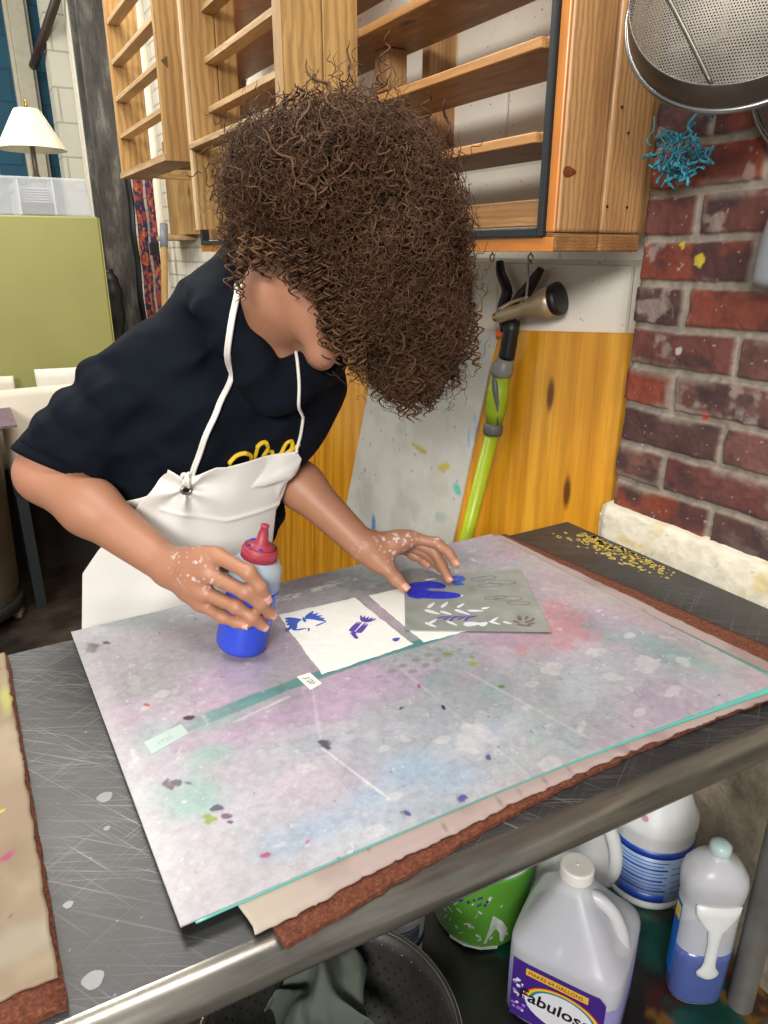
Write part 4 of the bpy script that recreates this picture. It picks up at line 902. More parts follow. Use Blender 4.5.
# gallon jug of purple cleaner; local -x face carries the label, the handle stands over the +x,-y corner side
JC = np.array([0.706, 0.592]); JA = math.radians(30)
def jp(x, y, z): return (JC[0] + x * math.cos(JA) - y * math.sin(JA), JC[1] + x * math.sin(JA) + y * math.cos(JA), SHZ + z)
jug = thing('jug', (JC[0], JC[1], SHZ), 'translucent gallon jug with purple label and white cap, front of the shelf', 'jug')
HB = 0.090
prof = [(0.0, HB - .010, 6, 0, 0), (0.006, HB - .003, 6, 0, 0), (0.012, HB, 6, 0, 0), (0.115, HB, 6, 0, 0), (0.122, HB + .0005, 6, 0, 0), (0.150, HB + .0005, 5.5, 0, 0), (0.158, HB - .002, 5.5, 0, 0), (0.166, HB - .008, 5, 0, 0), (0.190, .066, 4.6, -.003, .003), (0.220, .046, 4, -.006, .006), (0.246, .029, 3.2, -.008, .008), (0.256, 0.0225, 2.4, -.009, .009), (0.262, 0.0200, 2, -.009, .009), (0.274, 0.0200, 2, -.009, .009)]
mb = MB(); loft(mb, [sq_ring(JC[0], JC[1], SHZ + z, h, h, JA, pw, 56, ox, oy) for z, h, pw, ox, oy in prof]); jb = mb.build('body', M['jug_plastic'], jug)
mb = MB(); loft(mb, [sq_ring(JC[0], JC[1], SHZ + z, h + .0004, h + .0004, JA, pw, 56) for z, h, pw in ((-0.0002, HB - .010, 6), (0.006, HB - .003, 6), (0.012, HB, 6), (0.112, HB, 6))]); mb.build('liquid', M['lavender_liquid'], jug)
ctop = np.array(jp(-.009, .009, 0.268))
mb = MB(); lathe(mb, [(0.0245, 0), (0.0262, .001), (0.0262, 0.018), (0.0246, 0.0210), (0.022, 0.0215), (0.0022, 0.0212), (0.0020, 0.0226), (0.0002, 0.0227)], ctop, 64, smooth=False); mb.build('cap', M['cap_white'], jug)
hp = [jp(-.008, -.006, .238), jp(-.008, -.028, .238), jp(-.006, -.050, .222), jp(-.004, -.064, .196), jp(-.003, -.071, .172), jp(-.002, -.072, .150)]
mb = MB(); tube(mb, spline(hp, 26), np.interp(np.linspace(0, 1, 26), [0, .2, .8, 1], [.011, .0105, .0115, .014]), 16); mb.build('handle', M['jug_handle'] if 'jug_handle' in M else plain('jug_handle', '#c2c2c4', 0.35, var=.04), jug)
mb = MB(); loft(mb, [[jp(-HB - .0012, y, z) for (y, z) in zip(yy, zz)] for yy, zz in (((-.058, .058), (.020, .020)), ((-.060, .060), (.134, .134)))], cap=False, smooth=False)
mb = MB(); prism(mb, [jp(-HB - .0008, -.072, .016), jp(-HB - .0008, .074, .016), jp(-HB - .0008, .074, .138), jp(-HB - .0008, -.062, .138), jp(-HB - .0008, -.072, .128)], np.array(jp(-1, 0, 0)) * .0008 - np.array(jp(0, 0, 0)) * .0008); lab = mb.build('label', M['label_purple'], jug)
LO = -HB - .0020
ux = np.array(jp(0, -1, 0)) - np.array(jp(0, 0, 0)); uz = np.array([0, 0, 1.])
nl = np.array(jp(-1, 0, 0)) - np.array(jp(0, 0, 0))
mb = MB(); prism(mb, [jp(LO, .052, .116), jp(LO, -.046, .116), jp(LO, -.046, .130), jp(LO, .052, .130)], nl * .0003); mb.build('yellow_banner', M['label_yellow'], lab)
text_mesh('MAKES 64 GALLONS', 0.0096, jp(LO - .0006, .0485, .1196), ux, uz, mat=M['ink_black'], parent=lab, name='banner_lettering')
mb = MB(); prism(mb, [jp(LO, .062 * math.cos(a) - .010, .070 + .040 * math.sin(a)) for a in np.linspace(0, math.pi, 24)] + [jp(LO, .060 * math.cos(a) - .010, .066 + .036 * math.sin(a)) for a in np.linspace(math.pi, 2 * math.pi, 16)][1:-1], nl * .0003); mb.build('white_cloud', M['label_white'], lab)
for k, nm in enumerate(('rain_red', 'label_yellow', 'rain_yellow', 'rain_green', 'rain_blue')):
    r = 0.062 - 0.0026 * k; mb = MB(); aa = np.linspace(0.15, math.pi - 0.35, 26)
    for q0, q1 in zip(aa[:-1], aa[1:]):
        P = [jp(LO - .0004, rr * math.cos(a) - .010, .070 + rr * .68 * math.sin(a)) for rr, a in ((r, q0), (r, q1), (r - .0026, q1), (r - .0026, q0))]; prism(mb, P, nl * .0002)
    mb.build('rainbow_band', M[nm], lab)
text_mesh('Fabuloso', 0.0330, jp(LO - .0009, .062, .062), ux, uz, shear=0.12, mat=M['ink_black'], parent=lab, name='brand_lettering', bold=0.02)
rng = random.Random(4); mb = MB(); mb2 = MB()
for i in range(26):
    y, z = rng.uniform(.050, .070), rng.uniform(.03, .105); r = rng.uniform(.002, .004); prism(mb if i % 2 else mb2, [jp(LO - .0001, y + r * math.cos(a), z + r * math.sin(a)) for a in np.linspace(0, 6.28, 7)[:-1]], nl * .0002)
tag(mb.build('flower_print', M['label_white'], lab), kind='stuff'); tag(mb2.build('flower_print', plain('lilac_print', '#8f6ac0', .4), lab), kind='stuff')

# oval bottle of blue liquid with a moulded white grip
BC = np.array([0.895, 0.493]); BA = math.radians(-33)
def bp(x, y, z): return (BC[0] + x * math.cos(BA) - y * math.sin(BA), BC[1] + x * math.sin(BA) + y * math.cos(BA), SHZ + z)
bt = thing('detergent_bottle', (BC[0], BC[1], SHZ), 'translucent oval bottle half full of blue liquid, beside the table leg', 'bottle')
pr = [(0, .036, .026), (.005, .042, .031), (.012, .044, .033), (.10, .046, .034), (.17, .0455, .034), (.205, .0465, .035), (.216, .0455, .0345), (.224, .048, .037), (.250, .050, .039), (.268, .047, .037), (.286, .034, .029), (.294, .018, .017), (.298, .0135, .0135), (.310, .0125, .0125)]
def oval(hx, hy, z, n=56, pw=2.6): return [bp(hx * c * q, hy * s * q, z) for c, s, q in ((math.cos(a), math.sin(a), (abs(math.cos(a)) ** pw + abs(math.sin(a)) ** pw) ** (-1 / pw)) for a in np.linspace(0, 2 * math.pi, n + 1)[:-1])]
mb = MB(); loft(mb, [oval(a, b, z) for z, a, b in pr]); mb.build('body', M['jug_plastic'], bt)
mb = MB(); loft(mb, [oval(a - .0025, b - .0025, z) for z, a, b in ((.0045, .0442, .0332), (.012, .0469, .0359), (.10, .0489, .0369), (.118, .0488, .0369))]); mb.build('liquid', M['blue_liquid'], bt)
mb = MB(); lathe(mb, [(.0155, 0), (.0165, .002), (.0160, .014), (.012, .017), (.009, .0195)], bp(0, 0, .303), 28); mb.build('cap', plain('pale_teal_cap', '#a9bdbb', 0.35), bt)
mb = MB()     # moulded grip: flared T running down the front
gp = []
for z, w_, dpt in ((.225, .036, -.0315), (.205, .034, -.0315), (.19, .026, -.033), (.175, .0125, -.035), (.15, .0095, -.036), (.11, .0095, -.0365), (.098, .012, -.0365), (.088, .0185, -.036), (.080, .0170, -.0355), (.0765, .010, -.035)):
    gp.append([bp(w_ * math.cos(a), dpt + .007 * -abs(math.sin(a)) if math.sin(a) < 0 else dpt + .003 * math.sin(a), z) for a in np.linspace(0, 2 * math.pi, 21)[:-1]])
loft(mb, gp[::-1]); mb.build('grip', M['white_plastic'], bt)
mb = MB()
for k in range(8):
    a0, a1 = 2.45 + k * .12, 2.45 + (k + 1) * .12
    def q(a, z, e=.0012):
        pw = 2.6; g = (abs(math.cos(a)) ** pw + abs(math.sin(a)) ** pw) ** (-1 / pw); return bp((.0455 + e) * math.cos(a) * g, (.0335 + e) * math.sin(a) * g, z)
    mb.add([q(a0, .045), q(a1, .045), q(a1, .20), q(a0, .20)], [(0, 1, 2, 3)])
o = mb.build('label', plain('bright_blue', '#1f66b8', .35, var=.1), bt); o.modifiers.new('sol', 'SOLIDIFY').thickness = .0005
mb = MB(); mb.add([q(2.95, .165, .002), q(3.35, .165, .002), q(3.35, .192, .002), q(2.95, .192, .002)], [(0, 1, 2, 3)]); o2 = mb.build('yellow_badge', M['rain_yellow'], o); o2.modifiers.new('sol', 'SOLIDIFY').thickness = .0004

# wide white tub with printed blue band
WC = np.array([1.006, 0.694])
tb = thing('white_tub', (WC[0], WC[1], SHZ), 'wide white tub with blue-and-white printed band, back of the shelf at the wall', 'tub')
mb = MB(); lathe(mb, [(.070, 0), (.076, .003), (.078, .012), (.078, .165), (.080, .17), (.080, .185), (.073, .195), (.058, .235), (.040, .258), (.036, .262), (.036, .285)], (WC[0], WC[1], SHZ), 56); mb.build('body', M['white_plastic'], tb)
def band(cx, cy, R, z0, z1, a0, a1, name, mat, parent, n=30, sol=.0004, slope=0.0):
    aa = np.linspace(a0, a1, n); V = [(cx + R * math.cos(a), cy + R * math.sin(a), z0 + slope * (a - a0)) for a in aa] + [(cx + R * math.cos(a), cy + R * math.sin(a), z1 + slope * (a - a0)) for a in aa]
    mb = MB(); mb.add(V, [(i, i + 1, n + i + 1, n + i) for i in range(n - 1)], 0, None, True); o = mb.build(name, mat, parent); m = o.modifiers.new('sol', 'SOLIDIFY'); m.thickness = sol; return o
A0, A1 = math.radians(165), math.radians(305)
pb_ = band(WC[0], WC[1], .0786, SHZ + .022, SHZ + .145, A0, A1, 'label', M['label_pale_blue'], tb)
band(WC[0], WC[1], .0792, SHZ + .128, SHZ + .143, A0, A1, 'blue_stripe', M['label_blue'], pb_)
band(WC[0], WC[1], .0792, SHZ + .024, SHZ + .042, A0 + .3, A1 - 1.05, 'blue_stripe', M['label_blue'], pb_)
for k, z in enumerate((.050, .058, .066, .074, .084, .092, .100, .110, .118)): band(WC[0], WC[1], .0792, SHZ + z, SHZ + z + (.0038 if k % 3 == 0 else .0016), A0 + .3, A1 - 1.05 - .1 * (k % 2), 'print_line', M['label_blue'], pb_)
for k, z in enumerate((.045, .058, .072, .09, .104)): band(WC[0], WC[1], .0792, SHZ + z, SHZ + z + .0014, A1 - .95, A1 - .2 - .15 * (k % 2), 'print_line', plain('dim_blue', '#4a5f8a', .5) if 'dim_blue' not in M else M['dim_blue'], pb_)
mb = MB(); prism(mb, [(WC[0] - .0635 + .003 * math.cos(a), WC[1] - .0275 - .005 * math.cos(a), SHZ + .206 + .006 * math.sin(a)) for a in np.linspace(0, 6.28, 9)[:-1]], (-.004, -.003, .001)); mb.build('red_mark', plain('pink_red', '#cf9aa2', .5), tb)

# white handled jug behind the purple-label jug
HC = np.array([0.824, 0.722]); HA = math.radians(200)
wj = thing('bleach_jug', (HC[0], HC[1], SHZ), 'opaque white handled jug with thin blue stripe, behind the purple-label jug', 'jug')
mb = MB(); lathe(mb, [(.058, 0), (.064, .004), (.065, .012), (.065, .10), (.066, .13), (.062, .165), (.050, .20), (.030, .235), (.020, .248), (.018, .27)], (HC[0], HC[1], SHZ), 48); mb.build('body', M['white_plastic'], wj)
mb = MB(); lathe(mb, [(.021, 0), (.021, .022), (.018, .024)], (HC[0], HC[1], SHZ + .262), 28); mb.build('cap', M['label_blue'], wj)
hd_ = np.array([math.cos(math.radians(-52)), math.sin(math.radians(-52)), 0]); c_ = np.array([HC[0], HC[1], SHZ])
mb = MB(); tube(mb, spline([c_ + hd_ * .020 + [0, 0, .235], c_ + hd_ * .052 + [0, 0, .222], c_ + hd_ * .072 + [0, 0, .175], c_ + hd_ * .076 + [0, 0, .125], c_ + hd_ * .064 + [0, 0, .090]], 24), .012, 14); mb.build('handle', M['white_plastic'], wj)
band(HC[0], HC[1], .0655, SHZ + .035, SHZ + .05, math.radians(190), math.radians(330), 'blue_stripe', M['label_blue'], wj); 
band(HC[0], HC[1], .0655, SHZ + .056, SHZ + .060, math.radians(190), math.radians(330), 'blue_stripe', M['label_blue'], wj)

# green tub with printed panel
GC = np.array([0.672, 0.800])
gt = thing('green_tub', (GC[0], GC[1], SHZ), 'bright green tub with worn white print, below the rolled table edge', 'tub')
mb = MB(); lathe(mb, [(.070, 0), (.082, .004), (.086, .012), (.098, .17), (.100, .175), (.100, .185), (.095, .186)], (GC[0], GC[1], SHZ), 52); mb.build('body', M['green_plastic'], gt)
mb = MB(); lathe(mb, [(.101, 0), (.102, .002), (.102, .012), (.098, .015)], (GC[0], GC[1], SHZ + .183), 52); mb.build('lid', M['white_plastic'], gt)
def gq(a, z, e=.0008): r = .086 + .012 * (z - .012) / .158 + e; return (GC[0] + r * math.cos(a), GC[1] + r * math.sin(a), SHZ + z)
def gpatch(name, pts, mat, e=.0008):
    mb = MB(); mb.add([gq(math.radians(a), z, e) for a, z in pts], [tuple(range(len(pts)))]); o = mb.build(name, mat, gt); o.modifiers.new('sol', 'SOLIDIFY').thickness = .0004; return o
plain('worn_white', '#b9bdb4', .55, var=.2, bscale=160)
rng = random.Random(9)
for i in range(26):
    a = rng.uniform(182, 262); z = rng.uniform(.022, .125); w_ = rng.uniform(2, 8); h_ = rng.uniform(.002, .006); s_ = rng.uniform(-.006, .012)
    gpatch('print_streak', [(a, z), (a + w_, z + s_), (a + w_, z + s_ + h_), (a, z + h_)], M['worn_white'])
gpatch('white_print', [(238, .022), (262, .020), (266, .05), (258, .075), (246, .095), (243, .06)], M['worn_white'])
gpatch('white_base', [(195, .006), (215, .006), (235, .006), (255, .006), (255, .014), (235, .013), (215, .014), (195, .013)], M['worn_white'], .0016)
for i in range(14):
    a = rng.uniform(205, 238); z = .128 + rng.uniform(-.012, .012); r = rng.uniform(.8, 2.2); gpatch('purple_print', [(a, z), (a + r, z - .002), (a + 2 * r, z + .003), (a + r, z + .006)], M['label_purple'], .0014)
gpatch('white_tag', [(212, .135), (240, .128), (243, .142), (216, .150)], M['worn_white'], .0010)
# small white pail with a navy band
PC = np.array([0.490, 0.815])
sp_ = thing('white_pail', (PC[0], PC[1], SHZ), 'small white pail with navy band, between the green tub and the steel colander', 'pail')
mb = MB(); lathe(mb, [(.044, 0), (.050, .003), (.052, .010), (.058, .115), (.060, .118), (.060, .130), (.056, .131)], (PC[0], PC[1], SHZ), 44); mb.build('body', M['white_plastic'], sp_)
band(PC[0], PC[1], .0562, SHZ + .048, SHZ + .062, math.radians(190), math.radians(340), 'navy_band', plain('navy_print', '#1b2a5c', .4), sp_)
for k in range(6): band(PC[0], PC[1], .0580, SHZ + .070 + .006 * k, SHZ + .0725 + .006 * k, math.radians(230), math.radians(290), 'print_line', M['navy_print'], sp_)

# big steel colander with a grey cloth
OC = np.array([0.255, 0.580]); R_ = 0.168
pt = thing('colander', (OC[0], OC[1], SHZ), 'large dented steel colander at the front of the shelf under the table', 'colander')
t = NT('colander_steel'); v = t.coord(); n = t.noise(v, 9, 6, .65)
t.p(Base_Color=t.ramp(n, [(0.3, '#3e3e3c'), (0.6, '#5e5d59'), (0.8, '#85837d')]), Metallic=.75, Roughness=.42); t.bump(n, .25, .004); M['colander_steel'] = t.m
prf = [(.075, .03), (.11, .04), (.135, .08), (.150, .14), (.162, .215), (.168, .245), (.172, .247), (.172, .241), (.165, .215)]
seg = 96; mb = MB(); lathe(mb, [(.001, .025)] + prf[:6], (OC[0], OC[1], SHZ), seg, capb=False, capt=False); bo = mb.build('bowl', M['colander_steel'], pt); bo.modifiers.new('sol', 'SOLIDIFY').thickness = .0015
mb = MB(); tube(mb, [(OC[0] + R_ * math.cos(a), OC[1] + R_ * math.sin(a), SHZ + .246) for a in np.linspace(0, 6.2832, 97)[:-1]], .0042, 10, closed=True); mb.build('rim', M['grey_metal'], pt)
mb = MB(); lathe(mb, [(.085, 0), (.085, .004), (.078, .036), (.074, .036), (.081, .004), (.081, 0)], (OC[0], OC[1], SHZ), 48, capb=False, capt=False); mb.build('foot_ring', M['grey_metal'], pt)
mb = MB(); mbl = MB()
for row in range(10):
    tt = row / 9; z = .075 + .125 * tt; r = np.interp(z, [.04, .08, .14, .215, .245], [.11, .135, .150, .162, .168]) - .0018
    for k in range(54):
        a = 2 * math.pi * (k + .5 * (row % 2)) / 54; c_ = np.array([OC[0] + r * math.cos(a), OC[1] + r * math.sin(a), SHZ + z]); nn = np.array([-math.cos(a), -math.sin(a), .25])
        lit = row == 9 or row == 7 and k % 2
        if z > .19 and row < 9 and k % 3: continue
        lathe(mb, [(.0021, 0), (.0021, .0008)], c_, 7, axis=nn)
plain('hole_dark', '#060606', .9)
tag(mb.build('hole', M['hole_dark'], pt), 'dark punched holes', kind='stuff')
ring = MB()
for k in range(60):
    a = 2 * math.pi * k / 60; lathe(ring, [(.0016, 0), (.0022, .001), (.0010, .0018)], (OC[0] + .1632 * math.cos(a), OC[1] + .1632 * math.sin(a), SHZ + .222), 7, axis=(-math.cos(a), -math.sin(a), .2))
tag(ring.build('rivet', M['grey_metal'], pt), 'row of bright rivets below the rim', kind='stuff')
mb = MB(); n_, m_ = 34, 30; V = []
for i in range(n_):
    for j in range(m_):
        s_, q_ = i / (n_ - 1) - .5, j / (m_ - 1) - .5
        x = .255 + .02 + s_ * .14 + .018 * math.sin(q_ * 7); y = .66 + q_ * .15 + .012 * math.sin(s_ * 9)
        z = SHZ + .145 + .11 * math.exp(-(s_ * 2.2 - .2) ** 2 - (q_ * 1.7) ** 2) + .030 * (float(fbm(s_ * 3.2 + 3, q_ * 3.2 + 1, seed=6)) - .5) * 2 + .014 * math.sin(s_ * 17 + q_ * 6)
        dd = math.hypot(x - OC[0], y - OC[1]); k_ = min(1, .138 / max(dd, 1e-6)); V.append((OC[0] + (x - OC[0]) * k_, OC[1] + (y - OC[1]) * k_, z))
mb.add(V, gridF(n_, m_), 0, None, True); o = mb.build('cloth', M['cloth_grey']); o.modifiers.new('sol', 'SOLIDIFY').thickness = .002; o.modifiers.new('sub', 'SUBSURF').render_levels = 1
tag(o, 'crumpled grey-green cloth heaped inside the steel colander', 'cloth')

# ------------------------------------------------------------------ behind: cabinet, box, lamp, paper sheets, bin, straps, broom
cb = thing('cabinet', (-0.2, 3.62, 0.0), 'olive green metal cabinet behind the person, carrying the clear box and lamp', 'cabinet')
mb = MB(); box(mb, (-0.65, 3.47, 0.62), (0.592, 3.95, 1.560)); mb.build('body', M['cabinet_green'], cb, bevel=.006)
mb = MB(); box(mb, (0.5925, 3.47, 0.63), (0.5965, 3.95, 1.555)); mb.build('side_trim', M['cabinet_edge'], cb)
mb = MB(); box(mb, (-0.63, 3.50, 0.0), (0.57, 3.93, 0.619)); mb.build('plinth', M['dark_cloth'], cb)
bx = thing('storage_box', (0.1, 3.68, 1.5605), 'clear plastic divided storage box on top of the green cabinet', 'storage box')
M_clear = see('clear_box', '#d9dde2', 0.55, .2)
mb = MB()
def frustum(mb, x0, x1, y0, y1, z0, z1, e): mb.add([(x0, y0, z0), (x1, y0, z0), (x1, y1, z0), (x0, y1, z0), (x0 - e, y0 - e, z1), (x1 - e * 1.0, y0 - e, z1), (x1 - e, y1 + e, z1), (x0 - e, y1 + e, z1)], BOXF)
frustum(mb, -0.36, 0.577, 3.50, 3.90, 1.5605, 1.708, .012); mb.build('shell', M_clear, bx, bevel=.008)
plain('divider_white', '#e6e8ea', .3)
for xx in (.300, .432, .10):
    mb = MB(); box(mb, (xx, 3.502, 1.565), (xx + .004, 3.89, 1.70)); mb.build('divider', M['divider_white'], bx)
mb = MB(); box(mb, (0.312, 3.52, 1.5665), (0.428, 3.60, 1.613)); mb.build('black_tray', M['black_rubber'], bx, bevel=.003)
mb = MB()
for k in range(6): box(mb, (0.308 - .002 * k, 3.62, 1.62 + .010 * k), (0.430, 3.86, 1.624 + .010 * k))
mb.build('paper_stack', M['label_white'], bx)
lp = thing('table_lamp', (0.405, 3.74, 1.709), 'cream pleated table lamp standing on the clear storage box', 'lamp')
mb = MB(); n_ = 8; prf = [(.142, 1.835), (.138, 1.838), (.098, 1.905), (.052, 1.985), (.050, 1.990)]
V = []; 
for r, z in prf:
    for k in range(64):
        a = 2 * math.pi * k / 64; q = 1 - .035 * abs(math.sin(a * 4)); V.append((0.405 + r * q * math.cos(a), 3.74 + r * q * math.sin(a), z))
mb.add(V, [(i*64+k, i*64+(k+1) % 64, (i+1)*64+(k+1) % 64, (i+1)*64+k) for i in range(4) for k in range(64)], 0, None, True); o = mb.build('lamp_shade', M['lamp_cream'], lp); o.modifiers.new('sol', 'SOLIDIFY').thickness = .002
for k in range(8):
    mb = MB(); a = 2 * math.pi * k / 8; tube(mb, [(0.405 + r * 1.003 * math.cos(a), 3.74 + r * 1.003 * math.sin(a), z) for r, z in prf[1:4]], .0022, 6); mb.build('shade_rib', M['bright_trim'], lp)
mb = MB(); lathe(mb, [(.06, 0), (.06, .006), (.02, .014), (.011, .03), (.011, .15), (.016, .155), (.007, .17), (.007, .29)], (0.405, 3.74, 1.7095), 20); mb.build('stem', plain('lamp_brown', '#5a4f42', .4, .4), lp)
mb = MB(); lathe(mb, [(.005, 0), (.009, .008), (.005, .018), (.008, .026), (.001, .036)], (0.405, 3.74, 1.995), 16); tube(mb, [(0.355, 3.74, 1.988), (0.455, 3.74, 1.988)], .002, 6); mb.build('finial', M['brass'], lp)
mb = MB(); lathe(mb, [(.05, 0), (.07, .02), (.065, .06), (.03, .085)], (0.20, 3.80, 1.7095), 18); tag(mb.build('grey_bag', plain('soft_grey', '#8a8c8a', .7)), 'soft grey lump on the clear storage box left of the lamp', 'bag')

ct = thing('paper_cart', (0.28, 3.25, 0), 'low dark cart standing in front of the green cabinet', 'cart')
mb = MB(); box(mb, (0.075, 3.05, 0.515), (0.50, 3.44, 0.54)); mb.build('tray', M['dark_cloth'], ct)
for x in (0.10, 0.47):
    for y in (3.09, 3.40):
        mb = MB(); box(mb, (x - .02, y - .02, 0.0), (x + .02, y + .02, 0.514)); mb.build('leg', M['black_paint'], ct)
def leaning(x0, x1, y, z0, z1, lean, label, mat, sag=0.0, tilt=0.0):
    nx, nz = 14, 12; V = []
    for i in range(nx):
        for j in range(nz):
            s_, q_ = i / (nx - 1), j / (nz - 1); V.append((x0 + (x1 - x0) * s_, y + lean * q_ + .012 * math.sin(s_ * 5 + x0 * 9) * q_, z0 + (z1 - z0) * q_ + tilt * (s_ - .5) * q_ - sag * (2 * s_ - 1) ** 2 * q_))
    mb = MB(); mb.add(V, gridF(nx, nz), 0, None, True); o = mb.build('paper_sheet', mat); o.modifiers.new('sol', 'SOLIDIFY').thickness = .003
    return tag(o, label, 'paper sheet', 'paper sheets on the cart')
leaning(0.078, 0.47, 3.17, 0.542, 0.905, .05, 'wide cream paper sheet standing in front of the green cabinet, by the elbow', M['sheet_paper'], tilt=.01)
leaning(0.24, 0.52, 3.30, 0.542, 0.955, .05, 'whiter paper sheet sticking up behind the wide cream sheet', plain('sheet_white', '#d9d3c6', .75, var=.05))
leaning(0.03, 0.16, 3.36, 0.542, 0.93, .05, 'cream paper sheet with folded corner at the left edge, behind the grey bin', M['sheet_paper'])
leaning(0.03, 0.40, 3.12, 0.40, 0.80, .05, 'lowest cream paper sheet hanging over the front of the dark cart', M['sheet_paper'], tilt=.02) if False else None
bn = thing('trash_bin', (-0.215, 3.10, 0), 'grey round bin on casters at the left edge of the photo', 'bin')
mb = MB(); lathe(mb, [(.21, .07), (.225, .08), (.225, .13), (.235, .14), (.262, .77), (.275, .775), (.275, .82), (.265, .822)], (-0.200, 3.10, 0), 56); mb.build('barrel', M['bin_grey'], bn)
mb = MB(); lathe(mb, [(.235, .05), (.245, .055), (.245, .095), (.24, .1)], (-0.200, 3.10, 0), 48); mb.build('dolly', M['black_paint'], bn)
for a in (-.35, .9, 2.4, 4.0):
    c_ = np.array([-0.200 + .225 * math.cos(a), 3.10 + .225 * math.sin(a), .026]); mb = MB(); tube(mb, [c_ + [-.012, .006, 0], c_ + [.012, -.006, 0]], .025, 18); mb.build('caster', plain('caster_grey', '#6a6258', .6) if 'caster_grey' not in M else M['caster_grey'], bn)
mb = MB(); box(mb, (-0.48, 2.86, 0.8235), (0.120, 3.34, 0.832)); tag(mb.build('stained_board', plain('stained_board', '#6a5560', .6, var=.4, bscale=200)), 'paint-stained board lying on top of the grey bin', 'board')

# hanging things on the far white wall
t = NT('patterned_web'); v = t.coord(); n = t.n('ShaderNodeTexVoronoi', distance='MANHATTAN', ins={'Vector': t.mapping(v, (70, 70, 42)), 'Scale': 1.0}).outputs['Color']
sx = t.n('ShaderNodeSeparateColor', ins={0: n}); t.p(Base_Color=t.ramp(sx.outputs[0], [(0.0, '#1c2140'), (0.4, '#2a2c55'), (0.42, '#8f3a26'), (0.7, '#a85a2a'), (0.85, '#7c2a34')]), Roughness=.85)
for nd in t.t.nodes:
    if nd.type == 'VALTORGB' and len(nd.color_ramp.elements) == 5: nd.color_ramp.interpolation = 'CONSTANT'
M['patterned_web'] = t.m
def strap(p0, p1, label, mat, z0=.95, z1=1.86):
    mb = MB(); nz = 30; V = []
    for i in range(nz):
        z = z0 + (z1 - z0) * i / (nz - 1); o_ = .004 * math.sin(i * .7 + p0[0] * 90); V += [(p0[0] + o_, p0[1] + o_, z), (p1[0] + o_, p1[1] + o_, z)]
    mb.add(V, [(2*i, 2*i+1, 2*i+3, 2*i+2) for i in range(nz - 1)], 0, None, True); o = mb.build('strap', mat); o.modifiers.new('sol', 'SOLIDIFY').thickness = .004; return tag(o, label, 'strap', 'straps on the far wall')
strap((.982, 4.535), (1.030, 4.505), 'orange and navy patterned strap hanging on the wall, left of the pair', M['patterned_web'])
strap((1.044, 4.500), (1.090, 4.470), 'orange and navy patterned strap hanging on the wall behind the broom handle', M['patterned_web'])
strap((.948, 4.56), (.976, 4.54), 'plain black strap hanging on the wall beside the patterned straps', M['black_rubber'], .8)
mb = MB(); box(mb, (1.02, 4.43, 1.40), (1.07, 4.46, 1.47)); tag(mb.build('buckle', M['black_rubber'], bevel=.004), 'black buckle across the patterned straps', 'buckle')
br = thing('broom_handle', (0.62, 3.02, 0), 'worn wooden broom handle with taped grey top, leaning on the white bricks', 'broom')
b0, b1 = np.array([0.62, 3.02, 0.0]), np.array([0.95, 3.80, 1.545])
tube(MB(), [b0, b0 + (b1 - b0) * .93], .0165, 14).build('stick', M['handle_wood'], br); tube(MB(), [b0 + (b1 - b0) * .93, b1], .019, 14).build('taped_end', plain('grey_tape', '#73777e', .5), br)
mb = MB(); tube(mb, spline([(0.80, 4.52, 0.55), (0.79, 4.54, 0.9), (0.81, 4.54, 1.2), (0.79, 4.56, 1.32)], 20), np.interp(np.linspace(0, 1, 20), [0, .5, 1], [.05, .055, .03]) * (1 + .12 * np.sin(np.arange(20) * 2.1)), 12)
tag(mb.build('black_bag', M['black_rubber']), 'black bunched bag hanging at the steel column beside the green cabinet', 'bag')
mb = MB(); V = spline([(1.02, 3.62, 1.30), (1.03, 3.60, 1.36), (1.05, 3.55, 1.33)], 4)
mb = MB(); prism(mb, [(1.09, 2.98, 1.235), (1.09, 2.62, 1.225), (1.09, 2.62, 1.27), (1.09, 2.98, 1.315)], (.02, 0, 0)); tag(mb.build('foam_wedge', plain('grey_foam', '#8f948c', .8)), 'pale grey wedge on the white wall above the shoulder', 'wedge')
